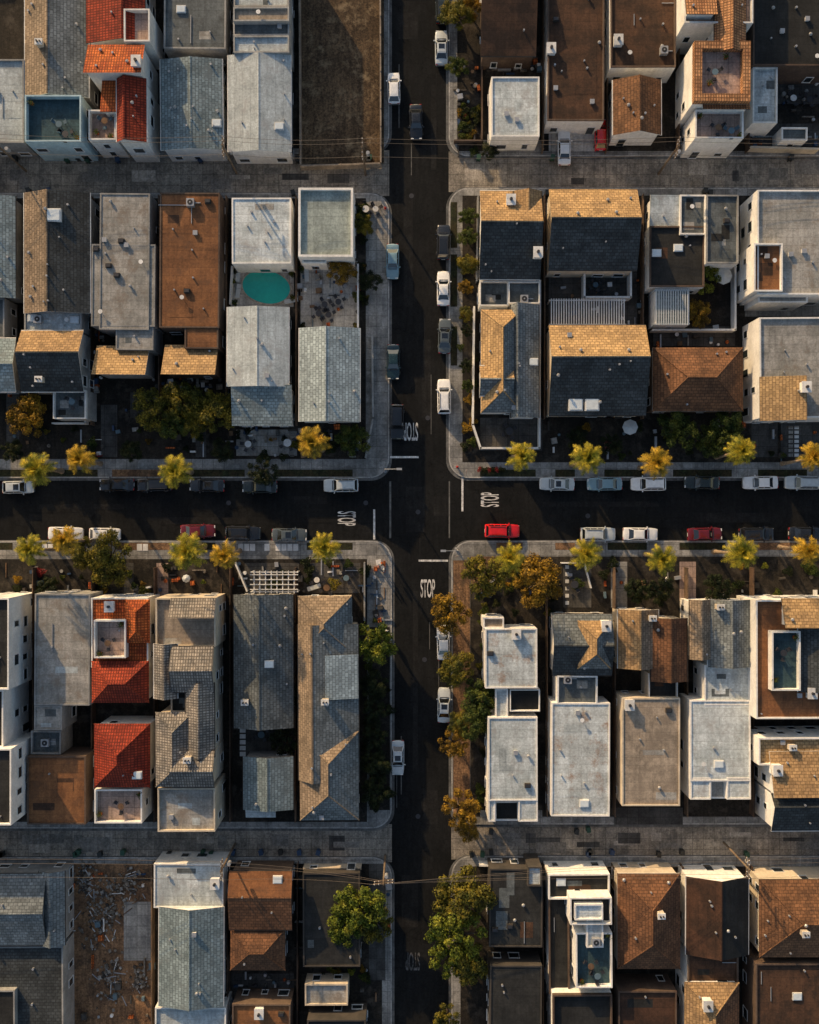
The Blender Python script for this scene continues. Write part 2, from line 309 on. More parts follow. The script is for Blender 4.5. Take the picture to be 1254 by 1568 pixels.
# ------------------------------------------------------------ buildings
WINR=random.Random(3); RB=random.Random(17)
def rect(x0,y0,x1,y1,h):
    a=W(x0,y0,h); b=W(x1,y1,h); return a[0],b[1],b[0],a[1]
def fixture(fx,kind,x,y,z,r=R):
    if kind=='vent':
        fx.cyl(x,y,z-.1,.10+.06*r.random(),.45,'metal_grey',8)
    elif kind=='turb':
        fx.cyl(x,y,z-.1,.14,.35,'metal_grey',8); fx.cyl(x,y,z+.25,.24,.2,'metal_grey',10,.12)
    elif kind=='box':
        fx.box(x,y,z-.1,.5,.5,.4,'trim_white'); fx.box(x,y,z+.3,.6,.6,.05,'metal_grey')
    elif kind=='dbox':
        fx.box(x,y,z-.1,.8,.6,.45,'trim_dark'); fx.box(x,y,z+.352,.6,.4,.1,'metal_dark')
    elif kind=='ac':
        fx.box(x,y,z-.1,1.0,1.0,.85,'metal_grey'); fx.cyl(x,y,z+.752,.36,.03,'black_plastic',14); fx.cyl(x,y,z+.785,.1,.02,'metal_grey',8); fx.box(x+.9,y+.1,z-.05,.7,.12,.2,'metal_grey')
    elif kind=='sky':
        fx.box(x,y,z-.2,1.25,1.0,.4,'trim_white'); fx.box(x,y,z+.202,1.05,.8,.06,'skyglass')
    elif kind=='bigsky':
        fx.box(x,y,z-.3,1.9,1.7,.55,'trim_white'); fx.box(x,y,z+.252,1.6,1.4,.08,'skyglass')
    elif kind=='dish':
        fx.cyl(x,y,z-.1,.04,.6,'metal_grey',6); fx.cyl(x,y,z+.5,.1,.15,'trim_white',12,.3)
    elif kind=='chim':
        fx.box(x,y,z-.9,.85,.65,1.9,'cream_stucco'); fx.box(x,y,z+1.002,1.0,.8,.12,'trim_white'); fx.cyl(x-.18,y,z+1.124,.13,.3,'metal_dark',8); fx.cyl(x+.2,y,z+1.124,.11,.25,'metal_dark',8)
    elif kind=='wchim':
        fx.box(x,y,z-.9,1.1,1.3,1.7,'white_stucco'); fx.box(x,y,z+.802,1.25,1.45,.12,'trim_white'); fx.cyl(x,y,z+.924,.2,.35,'metal_dark',8)
    elif kind=='pipe':
        L=r.uniform(1.5,4)
        if r.random()<.5: fx.box(x,y,z+.05,L,.08,.08,'metal_grey')
        else: fx.box(x,y,z+.05,.08,L,.08,'metal_grey')
PATCH={'white_roof':['pale_roof','grey_flat'],'white_rusty':['pale_roof','white_roof'],'pale_roof':['white_roof','slate_flat'],'grey_flat':['pale_roof','slate_flat'],'tan_flat':['grey_flat'],'brown_flat':['dkbrown_flat'],'dkbrown_flat':['dark_flat'],'dark_flat':['slate_flat','dkbrown_flat'],'slate_flat':['dark_flat','grey_flat']}
def build(name,wall,parts,fix=(),clutter=1.0,win=True):
    ps=[]
    xs=[];ys=[]
    for p in parts:
        k,x0,y0,x1,y1,h,mat=p[:7]; o=p[7] if len(p)>7 else {}
        h=h+R.uniform(0,.06); a=rect(x0,y0,x1,y1,h); a=(a[0]+R.uniform(0,.03),a[1]+R.uniform(0,.03),a[2]-R.uniform(0,.03),a[3]-R.uniform(0,.03))
        ps.append((k,a,h,mat,o,p[1:5])); xs+=[a[0],a[2]]; ys+=[a[1],a[3]]
    org=((min(xs)+max(xs))/2,(min(ys)+max(ys))/2,0)
    wl,rf,wn,fx=MB(),MB(),MB(),MB()
    tops=[]
    for k,a,h,mat,o,pr in ps:
        X0,Y0,X1,Y1=a; wm=o.get('wall',wall); tr=o.get('trim','trim_white' if R.random()<.5 else 'trim_dark'); t=.14
        if k=='F':
            ph=o.get('ph',.28); th=o.get('pt',.2)
            wl.prism([(X0,Y0),(X1,Y0),(X1,Y1),(X0,Y1)],0,h,mat,wm)
            pm=o.get('pm',wm)
            for (bx0,by0,bx1,by1) in((X0,Y0,X1,Y0+th),(X0,Y1-th,X1,Y1),(X0,Y0+th,X0+th,Y1-th),(X1-th,Y0+th,X1,Y1-th)):
                wl.box((bx0+bx1)/2,(by0+by1)/2,h+.002,bx1-bx0,by1-by0,ph,pm,pm)
            if mat in PATCH and not o.get('clean') and (X1-X0)>3 and (Y1-Y0)>3:
                for i in range(RB.randint(1,4)):
                    sx=RB.uniform(.5,(X1-X0)*.45); sy=RB.uniform(.5,(Y1-Y0)*.3); x=RB.uniform(X0+.3,X1-.3-sx); y=RB.uniform(Y0+.3,Y1-.3-sy)
                    z=h+.006+.004*i; wl.face([(x,y,z),(x+sx,y,z),(x+sx,y+sy,z),(x,y+sy,z)],RB.choice(PATCH[mat]) if sx*sy<4 else mat)
            zt=lambda x,y,h=h:h
            w=(X0,Y0,X1,Y1); hw=h
        else:
            rise=o.get('rise',1.3)*1.12; ov=.3
            w=(X0+ov,Y0+ov,X1-ov,Y1-ov); hw=h-t-.01
            if k=='G':
                ax=o.get('ax','y'); r=o.get('r',.5); hr=h+rise
                def PT(u,v,z,ax=ax): return (u,v,z) if ax=='y' else (v,u,z)
                if ax=='y': u0,u1,v0,v1=X0,X1,Y0,Y1
                else: u0,u1,v0,v1=Y0,Y1,X0,X1
                ur=u0+(u1-u0)*r
                def F(pts,mt,sm=False,ax=ax):
                    pts=[PT(*p) for p in pts]
                    if ax!='y': pts=pts[::-1]
                    rf.face(pts,mt,sm)
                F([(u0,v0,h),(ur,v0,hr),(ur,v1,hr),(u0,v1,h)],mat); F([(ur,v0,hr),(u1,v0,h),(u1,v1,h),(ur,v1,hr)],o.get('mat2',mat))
                F([(u0,v1,h-t),(ur,v1,hr-t),(ur,v0,hr-t),(u0,v0,h-t)],tr); F([(ur,v1,hr-t),(u1,v1,h-t),(u1,v0,h-t),(ur,v0,hr-t)],tr)
                F([(u0,v0,h-t),(u0,v0,h),(u0,v1,h),(u0,v1,h-t)],tr); F([(u1,v0,h-t),(u1,v1,h-t),(u1,v1,h),(u1,v0,h)],tr)
                for v,sg in((v0,1),(v1,-1)):
                    for pp in([(u0,v,h-t),(ur,v,hr-t),(ur,v,hr),(u0,v,h)],[(ur,v,hr-t),(u1,v,h-t),(u1,v,h),(ur,v,hr)]):
                        F(pp if sg>0 else pp[::-1],tr)
                F([(ur-.16,v0-.01,hr+.0),(ur,v0-.01,hr+.06),(ur,v1+.01,hr+.06),(ur-.16,v1+.01,hr)],mat); F([(ur,v0-.01,hr+.06),(ur+.16,v0-.01,hr),(ur+.16,v1+.01,hr),(ur,v1+.01,hr+.06)],mat)
                for u in(u0-.06,u1+.06):
                    p1,p2=PT(u,v0,h-.08),PT(u,v1,h-.08); rf.tube(p1,p2,.06,.06,tr,6)
                wu0,wu1,wv0,wv1=u0+ov,u1-ov,v0+ov,v1-ov
                zl=h-t-.02; zz=lambda u:zl+rise*((u-u0)/(ur-u0) if u<ur else (u1-u)/(u1-ur))
                pen=[(wu0,0),(wu1,0),(wu1,zz(wu1)),(ur,zl+rise),(wu0,zz(wu0))]
                def FW(pts,ax=ax):
                    pts=[PT(*p) for p in pts]
                    if ax!='y': pts=pts[::-1]
                    wl.face(pts,wm)
                FW([(u,wv0,z) for u,z in pen]); FW([(u,wv1,z) for u,z in reversed(pen)])
                FW([(wu0,wv1,0),(wu0,wv0,0),(wu0,wv0,zz(wu0)),(wu0,wv1,zz(wu0))]); FW([(wu1,wv0,0),(wu1,wv1,0),(wu1,wv1,zz(wu1)),(wu1,wv0,zz(wu1))])
                zt=lambda x,y,h=h,rise=rise,u0=u0,u1=u1,ur=ur,ax=ax:h+rise*(lambda u:(u-u0)/(ur-u0) if u<ur else (u1-u)/(u1-ur))(x if ax=='y' else y)
            elif k=='P':
                hr=h+rise; dx,dy=X1-X0,Y1-Y0; d=min(dx,dy)/2; cx,cy=(X0+X1)/2,(Y0+Y1)/2
                if dx>=dy: A=(X0+d*.98,cy,hr);B=(X1-d*.98,cy,hr)
                else: A=(cx,Y0+d*.98,hr);B=(cx,Y1-d*.98,hr)
                c=[(X0,Y0,h),(X1,Y0,h),(X1,Y1,h),(X0,Y1,h)]
                m2=o.get('mat2',mat)  # second tone: painted shade on the south and east hip faces
                if dx>=dy:
                    rf.face([c[0],c[1],B,A],m2); rf.face([c[2],c[3],A,B],mat); rf.face([c[1],c[2],B],m2); rf.face([c[3],c[0],A],mat)
                else:
                    rf.face([c[0],c[1],A],m2); rf.face([c[1],c[2],B,A],m2); rf.face([c[2],c[3],B],mat); rf.face([c[3],c[0],A,B],mat)
                for pA,pB in((c[0],A),(c[1],A if dy>dx else B),(c[2],B),(c[3],B if dy>dx else A),(A,B)):
                    rf.tube(Vector(pA),Vector(pB),.09,.09,mat,6)
                for i in range(4):
                    p1,p2=c[i],c[(i+1)%4]; rf.face([(p1[0],p1[1],h-t),(p2[0],p2[1],h-t),p2,p1],tr)
                rf.face([(x,y,h-t) for x,y,_ in reversed(c)],tr)
                wl.prism([(w[0],w[1]),(w[2],w[1]),(w[2],w[3]),(w[0],w[3])],0,h-t-.01,wm,wm)
                zt=lambda x,y,a=a,h=h,rise=rise,d=d:h+rise*max(0,min(1,min(x-a[0],a[2]-x,y-a[1],a[3]-y)/d))
            elif k=='S':
                lo=o.get('lo','N')
                def z(x,y,a=a,lo=lo,h=h,rise=rise):
                    f={'N':(a[3]-y)/(a[3]-a[1]),'S':(y-a[1])/(a[3]-a[1]),'W':(x-a[0])/(a[2]-a[0]),'E':(a[2]-x)/(a[2]-a[0])}[lo]
                    return h+rise*f
                zt=z
                c=[(X0,Y0),(X1,Y0),(X1,Y1),(X0,Y1)]
                rf.face([(x,y,z(x,y)) for x,y in c],mat); rf.face([(x,y,z(x,y)-t) for x,y in reversed(c)],tr)
                for i in range(4):
                    p1,p2=c[i],c[(i+1)%4]; rf.face([(*p1,z(*p1)-t),(*p2,z(*p2)-t),(*p2,z(*p2)),(*p1,z(*p1))],tr)
                c=[(w[0],w[1]),(w[2],w[1]),(w[2],w[3]),(w[0],w[3])]
                for i in range(4):
                    p1,p2=c[i],c[(i+1)%4]; wl.face([(*p1,0),(*p2,0),(*p2,z(*p2)-t-.01),(*p1,z(*p1)-t-.01)],wm)
        tops.append((a,h,zt,k,pr))
        if win and not o.get('nowin'):
            st=max(1,int(h/2.8))
            fm=o.get('frame','trim_white')
            for s_i,(p0,p1,n) in enumerate((((w[0],w[1]),(w[2],w[1]),(0,-1)),((w[2],w[1]),(w[2],w[3]),(1,0)),((w[2],w[3]),(w[0],w[3]),(0,1)),((w[0],w[3]),(w[0],w[1]),(-1,0)))):
                Ln=abs(p1[0]-p0[0])+abs(p1[1]-p0[1]); nw=int(Ln/2.3)
                for si in range(st):
                    for i in range(nw):
                        if WINR.random()<.4: continue
                        f=(i+.5)/nw; x=p0[0]+(p1[0]-p0[0])*f; y=p0[1]+(p1[1]-p0[1])*f
                        ww=WINR.choice((.7,.9,1.3)); hh=WINR.choice((.9,1.2,1.3)); zb=.9+si*2.8
                        if zb+hh>hw-.1: continue
                        if si==0 and WINR.random()<.15: zb=.14; hh=2.1; ww=.95
                        if n[0]==0:
                            wn.box(x,y,zb,ww+.2,.14,hh+.2,fm); wn.box(x,y+n[1]*.012,zb+.1,ww,.16,hh,'glass')
                            wn.box(x,y+n[1]*.05,zb-.06,ww+.3,.2,.058,fm)
                        else:
                            wn.box(x,y,zb,.14,ww+.2,hh+.2,fm); wn.box(x+n[0]*.012,y,zb+.1,.16,ww,hh,'glass')
                            wn.box(x+n[0]*.05,y,zb-.06,.2,ww+.3,.058,fm)
        if mat.startswith('deck') or o.get('clean'): continue
        area=(X1-X0)*(Y1-Y0); n=int(area/8*clutter*R.uniform(.5,1.2))
        for i in range(min(n,13)):
            x=R.uniform(X0+.6,X1-.6) if X1-X0>1.4 else (X0+X1)/2; y=R.uniform(Y0+.6,Y1-.6) if Y1-Y0>1.4 else (Y0+Y1)/2
            kd=R.choice(['vent','vent','vent','turb','box','pipe','dish','dbox','vent'] if k=='F' else ['vent','vent','vent','turb'])
            if any(T[0][0]<x<T[0][2] and T[0][1]<y<T[0][3] and T[1]>h+.3 for T in tops): continue
            fixture(fx,kd,x,y,zt(x,y))
    for kd,px,py in fix:
        best=None
        for a,h,zt,k,pr in tops:
            x,y=W(px,py,h)
            if a[0]<x<a[2] and a[1]<y<a[3] and (best is None or h>best[0]): best=(h,x,y,zt(x,y))
        if best: fixture(fx,kd,best[1],best[2],best[3])
    e=empty(name,org)
    for mb,nm in((wl,'walls'),(rf,'roof'),(wn,'windows'),(fx,'roof_fixtures')): mb.obj(nm,org,e)
    e.rotation_euler=(0,0,RB.gauss(0,.0045))
    return e
B=build
# --- north-west top block
B('stucco_house','grey_stucco',[('F',-60,92,38,220,5,'pale_roof')],[('vent',20,140)])
B('gable_house','grey_stucco',[('G',38,-160,136,150,5.2,'tan_or_sunlit_shingle',{'ax':'y','r':.4,'rise':1.2,'mat2':'grey_or_shaded_shingle'}),('F',42,150,128,221,6.2,'deck_blue',{'ph':.95,'wall':'blue_stucco','pm':'blue_stucco'})],[('chim',68,75)])
B('tile_roof_villa','white_stucco',[('G',132,-120,222,66,6.8,'redtile',{'ax':'y','rise':1.2,'r':.65}),('F',192,18,232,68,7.4,'deck_pink',{'ph':.8}),('S',134,68,222,122,8.0,'terracotta',{'lo':'N','rise':1.8}),
  ('G',178,120,224,218,8.0,'redtile',{'ax':'y','rise':.9,'r':.3}),('S',156,120,181,176,7.0,'terracotta',{'lo':'N','rise':.9}),('F',138,172,180,218,5.6,'deck_pink',{'ph':.9})],[('wchim',215,105)])
B('flat_roof_house','grey_stucco',[('F',252,-120,347,76,5,'slate_flat')],[('sky',278,15)])
B('gable_house','white_stucco',[('G',246,90,341,230,5,'bluegrey',{'ax':'y','rise':.7,'trim':'trim_white'})],[('sky',332,190)])
B('flat_roof_house','grey_stucco',[('F',358,-120,443,12,5.4,'pale_roof'),('F',357,12,443,34,5.9,'tan_flat'),('F',357,34,443,56,5.2,'slate_flat'),('F',357,56,443,82,5.6,'pale_roof')])
B('gable_house','white_stucco',[('G',349,84,445,233,5.2,'pale_roof',{'ax':'y','rise':.7,'trim':'trim_white'})],[('sky',428,195)],.4)
# --- north-east top
B('shingle_house','brown_wall',[('G',736,-120,821,86,4.8,'dkbrown_flat',{'ax':'x','r':.45,'rise':1.8,'mat2':'brown_shingle'})],[])  # north slope painted a lighter brown for sunlight, south slope darker
B('small_house','white_stucco',[('F',752,118,826,210,5,'white_roof',{'ph':.15})],[('box',775,175)],.5)
B('flat_roof_house','white_stucco',[('F',838,-120,925,186,4.4,'dkbrown_flat',{'ph':.3,'pm':'brown_wall'})],[('wchim',843,78),('vent',860,110)])
B('shingle_house','white_stucco',[('F',934,-120,1034,104,4.8,'dkbrown_flat',{'pm':'brown_wall'}),('G',938,122,1012,207,4.6,'brown_shingle',{'ax':'y','rise':1.4,'trim':'trim_white'})],[('wchim',945,65),('ac',1015,80),('vent',980,30)])
B('tile_roof_villa','white_stucco',[('F',1045,-120,1150,40,8.0,'deck_pink',{'ph':.8}),('G',1094,-60,1142,80,8.6,'tantile',{'ax':'y','rise':1}),('S',1046,-30,1094,30,8.7,'tantile',{'lo':'N','rise':1.2}),
  ('F',1060,68,1146,160,8.2,'deck_pink',{'ph':1.0,'pm':'tantile','pt':1.0}),('S',1074,140,1146,172,7.4,'tantile',{'lo':'N','rise':.9}),('F',1062,172,1136,216,6.2,'deck_pink',{'ph':.9})],[('wchim',1060,95)])
B('flat_roof_house','white_stucco',[('F',1152,-120,1330,102,5.5,'dark_flat',{'pm':'brown_wall','wall':'brown_wall'}),('F',1152,104,1190,190,5.0,'pale_roof'),('F',1196,196,1236,216,3.2,'slate_flat')],[('vent',1180,60),('vent',1218,72),('box',1235,30)])
# --- north-west mid
B('small_house','grey_stucco',[('G',-60,300,24,457,4.6,'bluegrey',{'ax':'y','rise':.8}),('F',-60,457,8,518,4.2,'slate_flat'),('G',-60,518,24,600,4.8,'bluegrey',{'ax':'x','rise':1})])
B('gable_house','grey_stucco',[('G',37,295,138,480,5.4,'tan_or_sunlit_shingle',{'ax':'y','r':.4,'rise':1.3,'mat2':'dark_or_shaded_shingle'}),('F',38,478,126,508,4.6,'white_roof'),('G',32,506,128,600,5.6,'dark_or_shaded_shingle',{'ax':'x','r':.6,'rise':1.9,'mat2':'sunlit_gold_shingle'}),('F',84,598,134,642,4.0,'slate_flat',{'ph':.8,'pt':.12,'pm':'trim_white'})],
  [('bigsky',88,334),('ac',60,490),('sky',114,490),('chim',66,583),('sky',50,487)])
B('flat_roof_house','grey_stucco',[('F',152,296,229,505,5.4,'grey_flat',{'ph':.1}),('F',140,374,238,500,5.3,'grey_flat',{'ph':.1}),('F',178,500,236,536,5.1,'grey_flat',{'ph':.1}),('S',149,529,230,577,4.2,'sunlit_gold_shingle',{'lo':'N','rise':2.0})],[('box',160,368),('vent',205,350)],.6)
B('flat_roof_house','brown_wall',[('F',244,295,336,502,5.4,'brown_flat',{'ph':.1}),('F',283,500,335,534,5.3,'brown_flat',{'ph':.1}),('S',253,528,335,577,4.3,'sunlit_gold_shingle',{'lo':'N','rise':2.0})],[('box',299,357),('ac',292,312)],.5)
B('flat_roof_house','white_stucco',[('F',355,303,446,404,5.0,'white_roof',{'ph':.12})],[('vent',385,325),('vent',420,340)],.8)
B('gable_house','white_stucco',[('G',348,470,442,592,5.2,'pale_roof',{'ax':'y','rise':.7,'trim':'trim_white'}),('S',355,590,448,652,4.4,'bluegrey',{'lo':'S','rise':.8})],[('box',410,576),('vent',395,520)],.5)
B('stucco_house','white_stucco',[('F',457,289,541,395,5,'greenish',{'ph':.5,'pt':.3,'clean':1}),('F',463,393,500,404,3.6,'pale_roof',{'clean':1})])
B('gable_house','white_stucco',[('G',458,502,551,646,5.0,'ltshingle',{'ax':'y','rise':1.2,'r':.45})],[('turb',543,600),('vent',520,520)],.3)
# --- north-east mid
B('shingle_house','white_stucco',[('G',734,292,828,428,5.0,'dark_or_shaded_shingle',{'ax':'x','r':.58,'rise':2.5,'mat2':'sunlit_gold_shingle'}),('G',786,292,829,352,5.6,'sunlit_gold_shingle',{'ax':'y','rise':1.0})],[('wchim',780,312),('wchim',821,392)],.3)
B('shingle_house','cream_stucco',[('G',840,290,976,414,5.4,'dark_or_shaded_shingle',{'ax':'x','r':.57,'rise':2.4,'mat2':'sunlit_gold_shingle','trim':'trim_dark'})],[('turb',880,335),('turb',938,333)],.3)
B('shingle_house','cream_stucco',[('G',840,498,989,636,5.4,'dark_or_shaded_shingle',{'ax':'x','r':.61,'rise':2.4,'mat2':'sunlit_gold_shingle','trim':'trim_dark'})],[('turb',885,540),('turb',957,540),('box',870,515),('bigsky',880,620),('bigsky',905,620)],.3)
B('courtyard_house','white_stucco',[('F',734,432,778,470,3.4,'slate_flat',{'ph':.7,'pt':.15}),('F',778,432,826,466,4.2,'slate_flat',{'ph':.5,'pt':.15}),('P',736,474,800,632,5.2,'sunlit_gold_shingle',{'rise':1.9,'mat2':'grey_or_shaded_shingle'}),('G',782,466,825,640,5.0,'grey_or_shaded_shingle',{'ax':'y','rise':1.3,'r':.2}),('G',734,560,786,606,5.6,'grey_or_shaded_shingle',{'ax':'x','rise':1.4,'mat2':'sunlit_gold_shingle'})],[('ac',802,459),('sky',816,555),('box',786,625)],.4)
B('flat_roof_house','white_stucco',[('S',994,300,1040,346,4.0,'white_roof',{'lo':'S','rise':.4}),('F',1040,299,1080,360,4.4,'slate_flat'),('F',1080,299,1130,404,5.0,'slate_flat',{'pm':'grey_stucco'}),('F',994,347,1078,440,4.2,'dark_flat',{'pm':'brown_wall'}),('F',1002,442,1055,498,3.4,'bluegrey')],[('sky',1038,380),('sky',1005,388)],.5)
B('hip_roof_house','brown_wall',[('P',999,532,1138,630,4.8,'brown_shingle',{'rise':1.9})],[('vent',1050,620),('vent',1110,540)],.3)
B('apartment_building','white_stucco',[('F',1158,292,1340,452,6.6,'grey_flat',{'ph':.35}),('F',1152,374,1196,448,6.9,'brown_flat',{'ph':.6}),('F',1160,440,1236,464,5.2,'grey_flat')],[('box',1230,385),('vent',1165,390),('vent',1190,372)],.5)
B('apartment_building','white_stucco',[('F',1162,486,1340,640,6.4,'grey_flat',{'ph':.3}),('S',1163,576,1230,644,6.8,'sunlit_gold_shingle',{'lo':'W','rise':1.0})],[('wchim',1226,595)],.5)
# --- south-west mid
B('apartment_building','white_stucco',[('F',-120,915,16,1055,9,'dark_flat',{'ph':.5}),('F',-120,1055,8,1145,8,'dark_flat',{'ph':.6}),('F',-120,1145,20,1262,9.2,'dark_flat',{'ph':.5})],[])
B('flat_roof_house','grey_stucco',[('F',53,909,138,1080,6.0,'grey_flat',{'ph':.15}),('F',53,1080,96,1118,5.9,'grey_flat',{'ph':.15}),('F',50,1118,96,1154,4.2,'slate_flat',{'ph':.5})],[('ac',72,1136),('vent',80,990)],.2)
B('tile_roof_villa','white_stucco',[('F',140,915,228,1022,6.0,'terracotta',{'ph':.2}),('F',147,948,196,1006,6.3,'deck_pink',{'ph':1.0}),('P',192,918,230,985,6.6,'terracotta',{'rise':1}),('P',140,1012,228,1076,6.3,'redtile',{'rise':1.5})],[('wchim',170,928)],.2)
B('tile_roof_villa','white_stucco',[('P',144,1108,230,1206,6.5,'redtile',{'rise':2.1}),('F',147,1206,220,1258,5.6,'deck_pink',{'ph':.8}),('F',42,1157,132,1262,5.2,'brown_flat',{'ph':.15,'wall':'brown_wall'})],[('wchim',142,1165),('sky',213,1184)],.2)
B('tile_roof_apartment','cream_stucco',[('F',240,915,332,990,6.6,'tan_flat',{'ph':.5}),('S',262,915,332,945,7.5,'greytile',{'lo':'N','rise':1.2}),('G',236,985,272,1070,7.4,'greytile',{'ax':'y','rise':1}),('G',262,990,328,1060,7.8,'greytile',{'ax':'x','rise':1.2}),
  ('F',262,1045,300,1090,6.0,'dark_flat'),('G',284,1045,328,1160,7.6,'greytile',{'ax':'y','rise':1}),('P',238,1090,296,1205,7.5,'greytile',{'rise':1.2}),('G',262,1150,328,1206,7.9,'greytile',{'ax':'x','rise':1.1}),('F',242,1205,330,1272,6.8,'grey_flat',{'ph':.5})],[('chim',290,1160),('box',262,1250)],.2)
B('gable_house','grey_stucco',[('G',358,910,449,1115,4.6,'grey_or_shaded_shingle',{'ax':'y','rise':1.3,'r':.45}),('G',372,1158,449,1240,4.2,'bluegrey',{'ax':'y','rise':.9}),('S',376,1236,422,1252,3.0,'white_roof',{'lo':'S','rise':.3})],[('sky',414,1015),('chim',378,1072),('vent',390,985)],.4)
B('hip_roof_house','cream_stucco',[('P',457,912,540,1000,4.8,'tan_or_sunlit_shingle',{'rise':1.7,'mat2':'grey_or_shaded_shingle'}),('G',457,955,549,1195,4.8,'tan_or_sunlit_shingle',{'ax':'y','r':.25,'rise':1.7,'mat2':'grey_or_shaded_shingle','trim':'trim_dark'}),('P',458,1120,549,1256,4.9,'tan_or_sunlit_shingle',{'rise':1.8,'mat2':'grey_or_shaded_shingle'}),('S',499,1002,549,1070,5.25,'ltshingle',{'lo':'E','rise':.95,'nowin':1,'clean':1})],[('chim',500,1070),('box',492,1250),('vent',508,1180)],.3)
# --- south-east mid
B('small_house','white_stucco',[('F',743,962,823,1054,5.0,'white_rusty',{'ph':.15}),('F',740,945,772,962,4.4,'tan_flat'),('F',758,1054,778,1112,4.4,'white_roof'),('F',780,1054,826,1088,4.0,'dark_flat',{'ph':.8,'pt':.12}),('F',747,1098,823,1226,5.0,'white_roof',{'ph':.12}),('F',793,1224,823,1258,4.9,'white_roof',{'ph':.12}),('F',747,1224,758,1258,4.8,'white_roof',{'ph':.12}),('F',757,1226,794,1256,3.2,'dark_flat')],[('wchim',790,970),('box',789,1152)],.4)
B('shingle_house','white_stucco',[('G',845,940,937,1034,5.0,'dark_or_shaded_shingle',{'ax':'x','rise':1.4,'r':.5,'mat2':'grey_or_shaded_shingle'}),('P',884,950,935,1024,5.6,'sunlit_gold_shingle',{'rise':1.5,'mat2':'grey_or_shaded_shingle'}),('F',852,1034,914,1078,4.6,'slate_flat',{'ph':.5,'pm':'trim_white'}),('F',844,1076,934,1250,5.0,'white_rusty',{'ph':.12})],[('wchim',925,957),('sky',895,1230),('ac',868,1040)],.5)
B('gable_house','cream_stucco',[('G',946,933,1008,1024,5.2,'sunlit_gold_shingle',{'ax':'y','rise':1.2,'mat2':'tan_or_sunlit_shingle'}),('G',996,946,1052,1044,5.5,'brown_shingle',{'ax':'y','rise':1.0}),('F',992,1030,1036,1070,4.0,'dark_flat',{'ph':.6,'pt':.12,'pm':'trim_white'}),('F',952,1068,1041,1234,5.2,'tan_flat',{'ph':.15})],[('chim',995,945),('wchim',962,1078)],.5)
B('flat_roof_house','white_stucco',[('G',1056,918,1088,1010,5.8,'tan_or_sunlit_shingle',{'ax':'y','rise':.8}),('G',1084,918,1150,1022,5.6,'grey_or_shaded_shingle',{'ax':'y','rise':1.2}),('F',1078,1018,1148,1080,5.2,'pale_roof',{'ph':.15}),('F',1056,1072,1149,1196,5.3,'white_roof',{'ph':.12}),('F',1056,1190,1088,1224,5.2,'white_roof',{'ph':.12}),('F',1112,1190,1149,1224,5.25,'white_roof',{'ph':.12}),('F',1086,1194,1113,1222,4.0,'grey_flat')],[('chim',1098,928),('sky',1100,1170)],.4)
B('apartment_building','white_stucco',[('F',1156,918,1340,1100,7.4,'brown_flat',{'ph':.4}),('F',1178,965,1222,1056,7.9,'deck_blue',{'ph':.9}),('S',1196,916,1280,960,8.0,'sunlit_gold_shingle',{'lo':'N','rise':1.3}),('G',1222,955,1330,1060,7.8,'dark_or_shaded_shingle',{'ax':'y','rise':1.1})],[('wchim',1240,1060),('ac',1200,1110)],.5)
B('apartment_building','white_stucco',[('F',1160,1128,1340,1170,6.6,'sunlit_gold_shingle',{'ph':.5}),('S',1178,1150,1340,1216,7.0,'sunlit_gold_shingle',{'lo':'N','rise':1.5}),('G',1180,1214,1340,1272,7.0,'dark_or_shaded_shingle',{'ax':'x','rise':1.2,'r':.7})],[('wchim',1185,1175),('chim',1210,1142)],.4)
# --- south-west bottom
B('gable_house','grey_stucco',[('G',-90,1338,72,1448,5.0,'grey_or_shaded_shingle',{'ax':'x','rise':1.3}),('G',60,1334,100,1448,4.6,'grey_or_shaded_shingle',{'ax':'y','rise':.8}),('F',-90,1448,98,1700,4.2,'dark_or_shaded_shingle'),('F',-90,1515,24,1700,4.9,'dark_flat')],[('vent',10,1380)],.3)
B('gable_house','white_stucco',[('F',235,1322,342,1390,4.6,'pale_roof',{'ph':.12}),('G',243,1388,342,1541,5.0,'bluegrey',{'ax':'y','rise':1.1}),('F',238,1541,347,1700,4.4,'pale_roof')],[('box',300,1425),('wchim',330,1350),('vent',270,1450)],.6)
B('shingle_house','brown_wall',[('G',350,1334,447,1424,5.0,'brown_shingle',{'ax':'x','rise':1.0,'r':.6,'mat2':'brown_flat'}),('P',352,1422,437,1486,4.5,'brown_shingle',{'rise':1.2}),('F',356,1536,445,1700,4.4,'brown_flat')],[('sky',425,1345),('wchim',398,1548)],.4)
B('flat_roof_house','trim_dark',[('F',464,1336,552,1480,3.4,'dark_flat',{'ph':.15}),('F',467,1505,533,1538,3.0,'grey_flat',{'ph':.3,'wall':'cream_stucco'}),('F',470,1560,560,1720,4.4,'dark_flat')],[('vent',490,1420)],.3)
